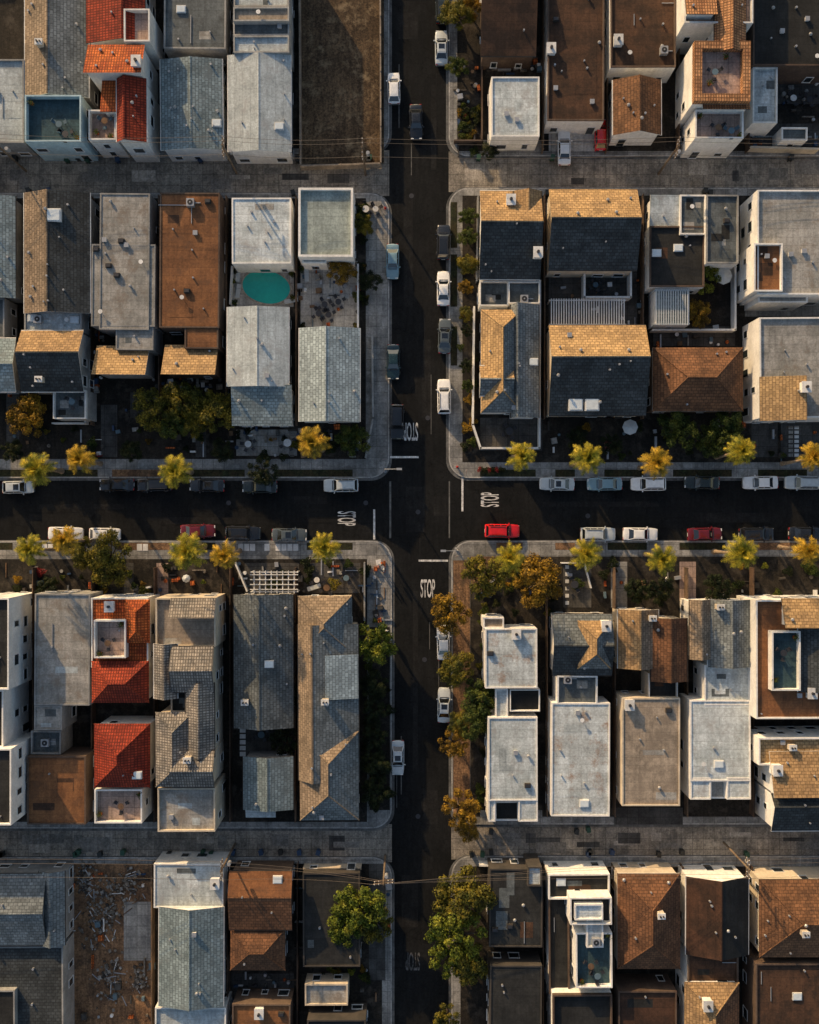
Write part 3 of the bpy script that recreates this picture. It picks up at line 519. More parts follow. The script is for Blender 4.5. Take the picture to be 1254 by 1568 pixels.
# --- south-east bottom
B('flat_roof_house','trim_dark',[('F',748,1330,830,1450,4.2,'dark_flat',{'ph':.12}),('F',750,1478,830,1700,4.4,'dark_flat',{'ph':.12}),('F',806,1326,828,1356,4.9,'white_roof')],[('turb',787,1408),('turb',800,1385)],.3)
B('stucco_house','white_stucco',[('F',840,1336,934,1375,4.6,'dark_flat',{'ph':.5}),('F',840,1372,872,1520,3.6,'dark_flat',{'ph':.4,'pm':'brown_wall'}),('F',872,1370,936,1412,6.4,'dark_flat',{'ph':.9}),('F',880,1383,924,1408,7.2,'white_roof'),('F',880,1424,936,1508,5.8,'deck_blue',{'ph':.9}),('F',898,1404,924,1450,6.6,'white_roof'),('F',845,1520,936,1700,5.0,'dark_flat',{'ph':.6,'pm':'brown_wall'})],[('ac',912,1440),('sky',860,1350)],.4)
B('hip_roof_house','cream_stucco',[('P',945,1337,1042,1484,5.2,'brown_shingle',{'rise':2.0}),('F',946,1516,1036,1700,4.8,'dkbrown_flat',{'wall':'brown_wall'})],[('chim',1005,1390),('vent',970,1430)],.4)
B('shingle_house','white_stucco',[('G',1050,1342,1146,1462,5.2,'dkbrown_flat',{'ax':'y','rise':1.6,'trim':'trim_white','mat2':'dark_flat'}),('F',1052,1460,1130,1506,4.6,'dkbrown_flat',{'pm':'brown_wall'}),('P',1048,1504,1132,1660,5.6,'sunlit_gold_shingle',{'rise':1.5,'mat2':'brown_shingle'})],[('wchim',1078,1530),('vent',1090,1420)],.4)
B('hip_roof_house','cream_stucco',[('P',1162,1346,1340,1466,5.6,'brown_shingle',{'rise':1.8}),('F',1156,1474,1340,1700,5.2,'dkbrown_flat',{'pm':'brown_wall','wall':'brown_wall'})],[('sky',1220,1525),('chim',1222,1418)],.5)
# --- surrounding houses beyond the frame
RF=['white_roof','pale_roof','grey_flat','tan_flat','dark_flat','brown_flat','slate_flat']; RG=['grey_or_shaded_shingle','dark_or_shaded_shingle','sunlit_gold_shingle','brown_shingle','bluegrey']
def filler(x0,y0,x1,y1):
    h=R.uniform(4.2,5.2)
    if R.random()<.5: p=[('F',x0,y0,x1,y1,h,R.choice(RF),{'ph':.2})]
    else: p=[(R.choice('GP'),x0,y0,x1,y1,h,R.choice(RG),{'rise':1.4,'ax':R.choice('xy')})]
    B('house',R.choice(['white_stucco','grey_stucco','cream_stucco','brown_wall']),p,(),.3)
rows=[(-360,-170),(85,232),(300,450),(475,650),(880,1060),(1080,1250),(1330,1480),(1500,1690),(1760,1940)]
for a,b in rows:
    cols=[-400,-290,-180]+[1370,1480,1590]
    if a<-100 or a>1740: cols+=[-60,50,160,270,380,480,740,845,950,1055,1160,1265]
    for c in cols: filler(c,a,c+R.uniform(82,95),b)
# ------------------------------------------------------------ vehicles
def carmesh(kind,paint):
    P='paint_'+paint; m=MB()
    L,Wd,zr={'sedan':(4.6,1.80,1.42),'suv':(4.6,1.88,1.70),'hatch':(4.1,1.74,1.5)}[kind]
    L*=1.04; hl=L/2; w=Wd/2
    belt={'sedan':.92,'suv':1.08,'hatch':.96}[kind]
    hood=belt-.04
    st=[(-1,.80,belt-.30),(-.985,.90,belt-.12),(-.93,.96,belt-.04),(-.8,.985,belt),(-.5,1,belt),(0,1,belt),(.35,1,belt),(.5,.99,hood),(.7,.97,hood-.07),(.85,.93,hood-.13),(.94,.86,hood-.2),(.985,.76,hood-.3),(1.,.66,hood-.4)]
    rings=[]
    for s,f,zb in st:
        ww=w*f; z0=.24
        prof=[(-ww*.94,z0),(-ww,.5),(-ww*.985,zb-.14),(-ww*.93,zb-.04),(-ww*.78,zb),(-ww*.35,zb+.035),(0,zb+.045),(ww*.35,zb+.035),(ww*.78,zb),(ww*.93,zb-.04),(ww*.985,zb-.14),(ww,.5),(ww*.94,z0)]
        rings.append([(s*hl,y,z) for y,z in prof])
    for a,b in zip(rings,rings[1:]):
        for i in range(len(a)-1): m.face([a[i],b[i],b[i+1],a[i+1]][::-1],P,True)
        m.face([a[0],a[-1],b[-1],b[0]],'black_plastic')
    m.face(rings[0],P); m.face(rings[-1][::-1],P)
    xa,xb,xc,xd={'sedan':(.40,.16,-.42,-.70),'suv':(.42,.22,-.80,-.93),'hatch':(.46,.22,-.66,-.92)}[kind]
    xa,xb,xc,xd=[q_*hl for q_ in(xa,xb,xc,xd)]
    wb=w*.88; wt=w*.68; zb=belt-.02
    bot=[(xd,-wb),(xa,-wb),(xa,wb),(xd,wb)]; top=[(xc,-wt),(xb,-wt),(xb,wt),(xc,wt)]
    Bv=[Vector((x,y,zb)) for x,y in bot]; Tv=[Vector((x,y,zr-.05)) for x,y in top]
    for i in range(4):
        j=(i+1)%4; m.face([Bv[i],Bv[j],Tv[j],Tv[i]],P)
        n=(Bv[j]-Bv[i]).cross(Tv[i]-Bv[i]).normalized()*.008
        def L2(u,v):
            a=Bv[i].lerp(Bv[j],u); b=Tv[i].lerp(Tv[j],u); return a.lerp(b,v)+n
        if i in(0,2):
            for u0,u1 in((.06,.34),(.37,.66),(.69,.93)) if kind=='suv' else ((.08,.48),(.52,.92)): m.face([L2(u0,.12),L2(u1,.12),L2(u1,.9),L2(u0,.9)],'carglass')
        else: m.face([L2(.05,.04),L2(.95,.04),L2(.95,.94),L2(.05,.94)],'carglass')
    N=6; G=[]
    for i in range(N+1):
        x=xc+(xb-xc)*i/N; row=[]
        for j in range(7):
            y=-wt+2*wt*j/6; e=max(abs(2*i/N-1)**4,abs(2*j/6-1)**4); row.append((x,y,zr-.05*e))
        G.append(row)
    for i in range(N):
        for j in range(6): m.face([G[i][j],G[i+1][j],G[i+1][j+1],G[i][j+1]],P,True)
    if kind=='suv':
        for s in(-1,1): m.box((xb+xc)/2,s*wt*.9,zr-.02,(xb-xc)*.85,.05,.07,'metal_dark')
    elif paint in('silver','grey'): m.box(xb-.5,0,zr-.03,.7,.8,.036,'carglass')
    for sx in(.62,-.62):
        for s in(-1,1):
            cx=sx*hl; n=16
            for r,mt,y0,y1 in((.34,'rubber',w-.2,w+.015),(.2,'hub',w-.1,w+.03)):
                pts=[(cx+r*math.cos(2*math.pi*i/n),.34+r*math.sin(2*math.pi*i/n)) for i in range(n)]
                m.face([(x,s*y1,z) for x,z in pts],mt)
                for i in range(n):
                    a=pts[i];b=pts[(i+1)%n]; m.face([(a[0],s*y0,a[1]),(b[0],s*y0,b[1]),(b[0],s*y1,b[1]),(a[0],s*y1,a[1])],mt,True)
    for s in(-1,1):
        m.box(xa-.12,s*(w+.09),belt-.03,.14,.2,.14,P)
        m.box(hl*.945,s*w*.62,.58,.14,.38,.13,'lamp_clear'); m.box(-hl*.985,s*w*.68,.66,.09,.34,.15,'lamp_red')
        m.box(hl*.2,s*(w*.995),.68,.16,.02,.03,'metal_grey')
    m.box(hl*.985,0,.36,.12,w*1.25,.16,'black_plastic'); m.box(-hl*.995,0,.36,.1,w*1.5,.15,'black_plastic')
    m.box(xa+.12,0,belt+.028,.10,w*1.35,.012,'black_plastic')
    m.box(-hl*1.0,0,.62,.05,.5,.12,'lamp_clear')
    return m.mesh(kind)
CC={}
def car(px,py,ang,kind,paint,name='parked_car',z=0.026):
    k=(kind,paint)
    if k not in CC: CC[k]=carmesh(kind,paint)
    o=bpy.data.objects.new(name,CC[k]); x,y=W(px,py,.9); o.location=(x,y,z); o.rotation_euler=(0,0,math.radians(ang+R.uniform(-1.4,1.4))); COL.objects.link(o)
for c in[(603,134,90,'hatch','white'),(637,186,-90,'sedan','black','moving_car'),(676,72,90,'sedan','silver'),(677,8,90,'suv','dkgreen'),(601,400,-90,'sedan','bluegrey'),(679,370,90,'suv','black'),(679,441,90,'sedan','white'),
 (681,514,90,'sedan','grey'),(602,554,-90,'sedan','teal'),(680,607,90,'suv','white'),(608,646,-90,'suv','black'),(679,984,90,'sedan','white'),(680,1080,90,'sedan','silver'),(609,1161,-90,'sedan','silver'),
 (864,226,90,'sedan','white'),(920,206,90,'hatch','red'),
 (27,746,0,'hatch','silver'),(316,743,180,'sedan','black'),(522,743,180,'suv','silver'),(853,741,180,'sedan','silver'),(926,741,180,'sedan','bluegrey'),(993,741,180,'suv','white'),(1075,739,180,'sedan','dkgreen'),(1165,739,180,'sedan','white'),(1229,739,180,'suv','silver'),
 (178,742,180,'sedan','black'),(236,742,180,'suv','black'),(397,745,180,'sedan','dkgreen'),
 (100,817,0,'sedan','white'),(160,818,0,'hatch','white'),(303,813,0,'sedan','dkred'),(372,816,0,'suv','black'),(443,819,0,'sedan','grey'),(769,813,0,'suv','red'),(916,818,0,'suv','silver'),(981,818,0,'sedan','white'),(1080,818,0,'sedan','dkred'),(1159,818,0,'suv','black'),(1235,817,0,'sedan','black'),
 (-60,745,180,'sedan','white'),(-50,818,0,'suv','grey'),(1320,740,180,'sedan','black'),(1330,818,0,'sedan','silver'),(602,-60,90,'sedan','grey'),(680,1640,90,'sedan','white')]:
    nm=c[5] if len(c)>5 else 'parked_car'
    z=.16 if c[0] in(864,920) else .026
    car(c[0],c[1],c[2],c[3],c[4],nm,z)
# ------------------------------------------------------------ vegetation
def treemesh(seed,leaf):
    rr=random.Random(seed); m=MB()
    m.tube((0,0,0),(.03,.02,.75),.085,.06,'bark',8)
    n=rr.randint(15,19)
    for i in range(n):
        a=i*2.39996+rr.uniform(-.3,.3); d=.82*math.sqrt((i+.4)/n)*rr.uniform(.85,1.12); z=1.35+rr.uniform(-.18,.3)-d*.4
        br=rr.uniform(.15,.30); bz=Vector((d*math.cos(a),d*math.sin(a),z))
        mid=Vector((bz.x*.4,bz.y*.4,.95)); m.tube((.03,.02,.65),mid,.04,.028,'bark',5); m.tube(mid,bz,.028,.010,'bark',5)
        cnt=int(270*(br/.22)**2)
        for j in range(cnt):
            v=Vector((rr.gauss(0,1),rr.gauss(0,1),rr.gauss(0,1))).normalized()*br*(rr.uniform(.3,1.15)**.6)*rr.uniform(.85,1.15)
            v.z*=.8
            c=bz+v; nrm=(v.normalized()+Vector((rr.uniform(-.7,.7),rr.uniform(-.7,.7),rr.uniform(-.2,.9)))).normalized()
            u=nrm.orthogonal().normalized(); u.rotate(Matrix.Rotation(rr.uniform(0,6.28),3,nrm)); w=nrm.cross(u); s=rr.uniform(.022,.046)
            m.face([c-u*s*1.3,c-w*s*.7,c+u*s*1.3,c+w*s*.7],leaf)
    return m.mesh('tree_crown')
TC={}
def tree(px,py,rpx,leaf='leaf_green',h=None,name='street_tree',z=.13):
    k=(R.randint(0,3),leaf)
    if k not in TC: TC[k]=treemesh(k[0]+11,leaf)
    r=rpx*S*1.08; zs=max(r*.95,1.3)
    x,y=W(px,py,zs*1.3)
    o=bpy.data.objects.new(name,TC[k]); o.location=(x,y,z); o.scale=(r*R.uniform(.92,1.1),r*R.uniform(.92,1.1),zs); o.rotation_euler=(0,0,R.uniform(0,6.28)); COL.objects.link(o)
def bushmesh(seed,leaf):
    rr=random.Random(seed); m=MB()
    for i in range(5): a=i*1.3; m.tube((0,0,0),(.5*math.cos(a),.5*math.sin(a),.5),.03,.015,'bark',4)
    for j in range(520):
        a=rr.uniform(0,6.28); d=math.sqrt(rr.random())*(.75+.25*math.sin(3*a+seed)); c=Vector((d*math.cos(a),d*math.sin(a),(.75*math.sqrt(max(0,1-d*d*.8)))*rr.uniform(.5,1.1)))
        nrm=Vector((rr.gauss(0,.6),rr.gauss(0,.6),1)).normalized(); u=nrm.orthogonal(); u.rotate(Matrix.Rotation(rr.uniform(0,6.28),3,nrm)); w=nrm.cross(u); s=rr.uniform(.05,.1)
        m.face([c-u*s,c-w*s*.6,c+u*s,c+w*s*.6],leaf)
    return m.mesh('bush')
BC={}
def bush(px,py,rpx,leaf='leaf_dark',name='garden_bush',z=.13):
    k=(R.randint(0,2),leaf)
    if k not in BC: BC[k]=bushmesh(k[0],leaf)
    x,y=W(px,py,1.); r=rpx*S; o=bpy.data.objects.new(name,BC[k]); o.location=(x,y,z); o.scale=(r,r*R.uniform(.8,1.2),max(.9,r*1.1)); o.rotation_euler=(0,0,R.uniform(0,6.28)); COL.objects.link(o)
def palmmesh(seed,leaf,h):
    rr=random.Random(seed); m=MB(); lx,ly=rr.uniform(-.7,.7),rr.uniform(-.5,.5)
    pts=[Vector((lx*(t**2),ly*(t**2),h*t)) for t in[0,.04,.15,.3,.45,.6,.75,.88,.97]]; rad=[.36,.28,.22,.19,.175,.165,.16,.18,.22]
    for i in range(len(pts)-1): m.tube(pts[i],pts[i+1],rad[i],rad[i+1],'palmbark',9)
    T=pts[-1]
    def frond(az,el,Ln,mat,droop,wd=.42):
        side=Vector((-math.sin(az),math.cos(az),0)); hor=Vector((math.cos(az),math.sin(az),0)); P=[]
        for s in range(7):
            t=s/6; P.append(T+hor*(Ln*t*math.cos(el)*(1-.12*t))+Vector((0,0,Ln*(math.sin(el)*t-droop*t*t))))
        for a,b in zip(P,P[1:]): m.tube(a,b,.022,.014,mat,3)
        for s in range(1,13):
            t=s/12; i=min(5,int(t*6)); f=t*6-i; c=P[i].lerp(P[i+1],f)
            d=(P[i+1]-P[i]).normalized(); ll=wd*(math.sin(math.pi*min(1,.15+t*.8))+.15)*rr.uniform(.8,1.25)
            for sg in(-1,1):
                tip=c+side*sg*ll*.8+d*ll*.65-Vector((0,0,.12+.25*rr.random()*ll)); m.face([c-d*.05,c+d*.06,tip],mat)
                tip2=c+d*.08+side*sg*ll*.7+d*ll*.8+Vector((0,0,.05)); m.face([c+d*.05,c+d*.14,tip2],mat)
    n=34
    for i in range(n):
        f=i/n; el=math.radians(80-95*f**.8); frond(i*2.39996+rr.uniform(-.25,.25),el,rr.uniform(1.9,2.6)*(.72+.28*f),leaf,.25+f*.25,rr.uniform(.45,.62))
    for i in range(10): frond(i*.7+rr.uniform(-.2,.2),math.radians(-55+rr.uniform(-12,12)),1.3,'leaf_dead',.2,.25)
    return m.mesh('palm')
PC={}
def palm(px,py,rpx=25,h=9.0,leaf='leaf_palm'):
    h=round((h+2.5)*2)/2; k=(R.randint(0,2),leaf,h)
    if k not in PC: PC[k]=palmmesh(k[0]+5,leaf,h)
    s=rpx/25*1.05; x,y=W(px,py,h); o=bpy.data.objects.new('palm_tree',PC[k]); o.location=(x,y,.13); o.scale=(s,s,1); o.rotation_euler=(0,0,R.uniform(0,6.28)); COL.objects.link(o)
for p in[(50,716,29,8),(115,704,25,8,'leaf_palm_or'),(265,718,28,8),(482,680,27,9,'leaf_palm_or'),(798,693,25,8),(898,706,27,9),(1009,711,26,8,'leaf_palm_or'),(1136,693,25,8),(1250,703,24,9,'leaf_palm_or'),
 (44,845,26,8),(97,831,25,8,'leaf_palm_or'),(284,841,31,9),(346,848,24,8,'leaf_palm_or'),(500,838,26,7),(786,856,25,8),(903,853,27,9),(1018,854,26,8),(1136,850,28,9),(1244,842,24,9,'leaf_palm_or'),(1330,850,25,8),(-60,715,25,8),(-70,845,25,8),(1370,700,25,9)]: palm(*p)
for t in[(232,628,32,'leaf_olive'),(275,612,32,'leaf_olive'),(328,628,32,'leaf_olive'),(270,648,26,'leaf_green'),(300,645,24,'leaf_olive'),(38,636,32,'leaf_orange'),(540,671,26,'leaf_green'),(402,720,22,'leaf_dark'),(522,412,22,'leaf_orange'),(556,345,16,'leaf_olive'),(566,430,17,'leaf_dark'),
 (165,858,38,'leaf_olive'),(128,850,22,'leaf_olive'),(742,882,36,'leaf_olive'),(825,890,38,'leaf_orange'),(798,876,22,'leaf_olive'),(688,942,32,'leaf_orange'),(698,1025,29,'leaf_olive'),(738,1070,32,'leaf_green'),(728,1105,28,'leaf_green'),(694,1138,22,'leaf_orange'),(705,1108,20,'leaf_olive'),(704,1240,30,'leaf_orange'),(716,1270,20,'leaf_orange'),
 (574,988,33,'leaf_bright'),(572,1050,23,'leaf_dark'),(574,1090,22,'leaf_dark'),(572,1130,22,'leaf_dark'),(574,1170,22,'leaf_dark'),(572,1212,23,'leaf_dark'),(436,1065,26,'leaf_dark'),(436,1135,24,'leaf_dark'),(550,1392,40,'leaf_bright'),(528,1420,32,'leaf_bright'),(576,1416,30,'leaf_olive'),
 (708,1375,42,'leaf_olive'),(700,1438,44,'leaf_bright'),(716,1476,34,'leaf_olive'),(688,1466,32,'leaf_bright'),(685,1560,22,'leaf_olive'),(1078,425,26,'leaf_bright'),(1070,480,22,'leaf_orange'),(1040,655,32,'leaf_green'),(1115,658,34,'leaf_green'),(1085,675,24,'leaf_green'),
 (698,20,24,'leaf_olive'),(720,8,20,'leaf_orange'),(700,100,17,'leaf_green'),(716,330,15,'leaf_green'),(716,362,16,'leaf_green'),(717,405,15,'leaf_olive'),(713,440,12,'leaf_orange'),(713,480,12,'leaf_olive'),(715,505,10,'leaf_dark'),(714,560,12,'leaf_dark'),(716,590,10,'leaf_green'),(750,230,14,'leaf_dark'),(975,905,20,'leaf_dark'),(1100,900,22,'leaf_dark'),(70,905,20,'leaf_dark'),(1010,905,22,'leaf_dark'),(885,670,18,'leaf_dark'),(200,690,18,'leaf_dark'),(20,690,18,'leaf_dark'),(340,690,18,'leaf_dark'),(935,680,18,'leaf_dark')]: tree(*t)
for i in range(210):
    z=R.choice([(0,650,350,700),(360,655,560,700),(830,650,1254,700),(0,860,350,912),(360,860,560,905),(850,862,1254,915),(732,905,745,1250),(555,950,598,1245),(700,150,732,232),(705,300,728,700),(465,1480,590,1560),(740,860,850,940),(548,310,562,500)])
    bush(R.uniform(z[0],z[2]),R.uniform(z[1],z[3]),R.uniform(4,11),R.choice(['leaf_dark','leaf_dark','leaf_dark','leaf_green','leaf_olive','leaf_green','leaf_orange','leaf_dark'] if R.random()<.9 else ['leaf_bright','flower_red']))
for p in[(360,414),(374,410),(392,410),(356,430),(448,455),(446,418),(358,462),(462,410),(545,420),(543,450),(545,498),(463,498)]: bush(p[0],p[1],6,R.choice(['leaf_green','leaf_dark','leaf_olive']))
for i in range(9): bush(735+i*4.5+R.uniform(-2,2),719,5,'flower_red' if i%3==0 else 'leaf_dark','flower_bush')
# ------------------------------------------------------------ yards: fences, walls, furniture
def wallline(name,pts,h,th,mat,post=False):
    m=MB(); o=W(*pts[0])
    for a,b in zip(pts,pts[1:]):
        A=Vector((*W(*a,h),0));Bq=Vector((*W(*b,h),0)); d=Bq-A; L=d.length; ang=math.atan2(d.y,d.x); c=(A+Bq)/2
        m.box(c.x,c.y,.1,L+th*.9,th,h-.1,mat,rot=ang); m.box(c.x,c.y,h+.002,L+th,th+.06,.06,mat,rot=ang)
        if post:
            n=max(1,int(L/2.4))
            for i in range(n+1): p=A.lerp(Bq,i/n); m.box(p.x,p.y,.1,.13,.13,h+.12,mat,rot=ang)
    m.obj(name,(o[0],o[1],0))
for x in(40,138,242,345,452): wallline('wooden_fence',[(x+1,300),(x+1,650)],1.8,.08,'fence_wood',True)
for x in(834,985): wallline('wooden_fence',[(x,298),(x,640)],1.8,.1,'fence_wood',True)
for x in(50,140,236,352,452): wallline('wooden_fence',[(x,870),(x,1258)],1.8,.08,'fence_wood',True)
for x in(838,942,1053,1154): wallline('wooden_fence',[(x,870),(x,1250)],1.8,.08,'fence_wood',True)
for x in(832,940,1046,1152): wallline('wooden_fence',[(x,1328),(x,1600)],1.8,.08,'fence_wood',True)
for x in(104,232,348,455): wallline('wooden_fence',[(x,1326),(x,1600)],1.8,.08,'fence_wood',True)
for x in(832,930,1040,1147): wallline('wooden_fence',[(x,-100),(x,228)],1.8,.08,'fence_wood',True)
wallline('wooden_fence',[(458,-60),(460,254),(583,250),(582,-60)],1.7,.14,'tan_flat',True)
wallline('garden_wall',[(726,470),(724,650),(736,686),(826,686),(827,430)],1.6,.2,'white_stucco')
wallline('garden_wall',[(1126,405),(1126,505),(1000,505)],1.8,.2,'white_stucco')
wallline('garden_wall',[(730,430),(732,300)],1.4,.15,'grey_stucco')
wallline('garden_wall',[(570,515),(571,640),(560,700)],1.0,.2,'grey_stucco')
wallline('garden_wall',[(355,408),(352,465)],1.6,.15,'white_stucco')
wallline('garden_wall',[(548,405),(548,500)],1.5,.18,'white_stucco')
wallline('garden_wall',[(558,862),(558,950)],1.3,.15,'grey_stucco')
wallline('garden_wall',[(905,900),(895,862),(860,862)],1.0,.12,'white_stucco')
wallline('garden_wall',[(696,215),(738,215),(738,100)],1.2,.15,'brown_wall')
wallline('garden_wall',[(465,1330),(552,1330)],1.8,.2,'cream_stucco')
wallline('garden_wall',[(735,1325),(795,1327)],1.8,.2,'white_stucco')
wallline('garden_wall',[(360,862),(378,905)],1.2,.15,'white_stucco')
wallline('garden_wall',[(1150,225),(1254,228)],1.8,.2,'cream_stucco')
wallline('garden_wall',[(80,648),(130,648),(132,610)],1.5,.15,'white_stucco')
wallline('garden_wall',[(895,413),(966,413),(966,455),(895,455),(895,413)],2.2,.2,'white_stucco')
wallline('garden_wall',[(840,1338),(846,1420),(838,1430)],2.2,.2,'white_stucco')
def pergola(x0,y0,x1,y1,n,mat='trim_white',h=2.6,cross=0):
    a=rect(x0,y0,x1,y1,h); o=((a[0]+a[2])/2,(a[1]+a[3])/2,0); m=MB()
    for x in(a[0],a[2]):
        for y in(a[1],a[3]): m.box(x,y,.1,.14,.14,h-.1,mat)
    for y in(a[1],a[3]): m.box(o[0],y,h+.001,a[2]-a[0]+.3,.12,.15,mat)
    for i in range(n):
        f=(i+.5)/n; x=a[0]+(a[2]-a[0])*f; m.box(x,o[1],h+.153,.13,a[3]-a[1]+.4,.1,mat)
    for i in range(cross):
        f=(i+.5)/cross; y=a[1]+(a[3]-a[1])*f; m.box(o[0],y,h+.255,a[2]-a[0]+.3,.12,.08,mat)
    m.obj('pergola',o)
pergola(842,460,957,497,30); pergola(385,876,455,906,8,cross=4); pergola(992,1036,1034,1062,9,'metal_grey',3.0); pergola(1003,445,1054,496,14,'canvas',3.9)
def umbrella(px,py,mat='canvas',r=1.2,z0=.15,h=2.4):
    x,y=W(px,py,z0+h); m=MB(); m.cyl(x,y,z0,.25,.08,'metal_dark',10); m.cyl(x,y,z0+.08,.03,h-.1,'metal_grey',6)
    n=8
    for i in range(n):
        a=2*math.pi*i/n;b=2*math.pi*(i+1)/n
        m.face([(x,y,z0+h+.45),(x+r*math.cos(a),y+r*math.sin(a),z0+h),(x+r*math.cos(b),y+r*math.sin(b),z0+h)],mat)
        m.face([(x+r*math.cos(a),y+r*math.sin(a),z0+h),(x+r*math.cos(a),y+r*math.sin(a),z0+h-.15),(x+r*math.cos(b),y+r*math.sin(b),z0+h-.15),(x+r*math.cos(b),y+r*math.sin(b),z0+h)],mat)
    m.obj('patio_umbrella',(x,y,z0))
umbrella(1108,422,r=1.2); umbrella(965,654,r=1.05); umbrella(285,886,r=.55)
def table(px,py,z=.16,r=.5,mat='wood',n=4,cm='metal_dark'):
    x,y=W(px,py,z+.7); m=MB(); m.cyl(x,y,z,.06,.7,'metal_dark',6); m.cyl(x,y,z+.7,r,.05,mat,16)
    for i in range(n):
        a=2*math.pi*i/n+.5; cx,cy=x+(r+.42)*math.cos(a),y+(r+.42)*math.sin(a)
        m.box(cx,cy,z+.4,.45,.45,.06,cm,rot=a); m.box(cx+.22*math.cos(a),cy+.22*math.sin(a),z+.46,.05,.45,.42,cm,rot=a)
        for dx,dy in((-.18,-.18),(.18,-.18),(.18,.18),(-.18,.18)):
            m.box(cx+dx*math.cos(a)-dy*math.sin(a),cy+dx*math.sin(a)+dy*math.cos(a),z,.04,.04,.4,'metal_dark',rot=a)
    m.obj('patio_table_set',(x,y,z))
for p in[(497,466),(518,462),(503,482),(488,480)]: table(*p,mat='metal_dark',r=.42,n=4)
for p in[(912,436),(380,680),(440,678),(485,888),(530,885),(500,900),(400,1125),(1215,150),(1240,152),(1160,205),(560,320),(395,1520),(575,320),(780,445),(880,895),(1025,660),(780,660),(1228,208)]: table(*p,mat=R.choice(['wood','trim_white','metal_dark','cushion']),r=R.uniform(.35,.55),n=R.choice([4,4,5]))
for px,py,z in((90,190,6.25),(100,205,6.25),(160,185,5.7),(165,985,6.4),(1100,195,6.3),(1095,110,8.3),(1200,1000,8.0),(1120,200,6.3),(905,1480,5.9),(915,1495,5.9),(185,1235,5.7),(110,615,4.1)):
    table(px,py,z=z,mat=R.choice(['wood','metal_dark','cushion']),r=.42,n=3,cm=R.choice(['cushion','metal_dark']))
def lounger(px,py,ang,z=.16):
    x,y=W(px,py,z); m=MB(); c,s=math.cos(ang),math.sin(ang)
    m.box(x,y,z+.3,1.3,.6,.08,'canvas',rot=ang); m.box(x+.96*c,y+.96*s,z+.42,.6,.6,.08,'canvas',rot=ang)
    for d in(-.5,.5):
        for e in(-.22,.22): m.box(x+d*c-e*s,y+d*s+e*c,z,.05,.05,.3,'metal_grey',rot=ang)
    m.obj('sun_lounger',(x,y,z))
for p in((365,425,1.5),(365,450,1.4),(443,462,.2),(470,425,1.6),(478,900,.3)): lounger(*p)
def planter(px,py,z=.16,leaf='leaf_green'):
    x,y=W(px,py,z); m=MB(); m.cyl(x,y,z,.18,.4,'terracotta',10,.26); rr=random.Random(int(px*7+py))
    for j in range(60):
        v=Vector((rr.gauss(0,.2),rr.gauss(0,.2),abs(rr.gauss(0,.25)))); c=Vector((x,y,z+.45))+v; s=.07
        m.face([c+Vector((-s,0,0)),c+Vector((0,-s,.03)),c+Vector((s,0,0)),c+Vector((0,s,.05))],leaf)
    m.obj('potted_plant',(x,y,z))
for p in((150,205,5.66),(172,212,5.66),(155,1000,6.4),(188,955,6.4),(1070,180,6.3),(1130,210,6.3),(1185,1040,8.0),(1215,975,8.0),(890,1500,5.9),(930,1430,5.9),(155,1245,5.7),(215,1215,5.7),(1110,90,8.3),(1085,130,8.3),(50,160,6.3),(120,212,6.3)): planter(*p)
x0,y0=W(408,440); m=MB(); n=40; P0=[];P1=[]
for i in range(n):
    a=2*math.pi*i/n; r=1+.10*math.cos(2*a+.9); P0.append((x0+37*S*r*math.cos(a),y0+30*S*r*math.sin(a))); P1.append((x0+34*S*r*math.cos(a),y0+27*S*r*math.sin(a)))
m.face([(*p,.19) for p in P1],'water')
for i in range(n):
    j=(i+1)%n; m.face([(*P0[i],.25),(*P0[j],.25),(*P1[j],.25),(*P1[i],.25)],'alley_light'); m.face([(*P0[i],.15),(*P0[j],.15),(*P0[j],.25),(*P0[i],.25)],'patio'); m.face([(*P1[j],.19),(*P1[i],.19),(*P1[i],.25),(*P1[j],.25)],'patio')
m.obj('swimming_pool',(x0,y0,0))
def binn(px,py):
    x,y=W(px,py,1); a=R.uniform(-.3,.3); c=R.choice(['bin_blue','bin_black','bin_green','bin_black','bin_black']); m=MB()
    m.box(x,y,.12,.5,.6,.85,c,rot=a); m.box(x,y,.972,.58,.7,.07,c,rot=a); m.box(x,y-.36,.95,.5,.06,.05,c,rot=a)
    for s in(-1,1): m.box(x+s*.22,y-.3,.02,.06,.2,.2,'rubber',rot=a)
    m.obj('wheelie_bin',(x,y,0))
for i in range(46):
    yy=R.choice([240,243,291,294,1271,1274,1306,1309]); xx=R.choice([R.uniform(0,575),R.uniform(720,1254)]); binn(xx,yy)
m=MB()
for i in range(7):
    for j in range(2):
        x,y=W(1214+j*9-4,655+i*7); m.box(x,y,.14,.6,.42,.05,'trim_white' if j else 'patio')
for i in range(5): x,y=W(372,1118+i*9); m.box(x,y,.14,.8,.6,.05,'trim_white')
for i in range(6): x,y=W(868,868+i*11); m.box(x,y,.14,.5,.5,.05,'trim_white')
for a,b in((365,400),(405,418),(422,460),(210,232),(40,60),(65,88)):
    for i in range(int((b-a)/9)): x,y=W(a+i*9+4,838); m.box(x,y,.14,.7,.95,.03,'trim_white')
m.obj('paving_stones')
m=MB(); r2=random.Random(4)
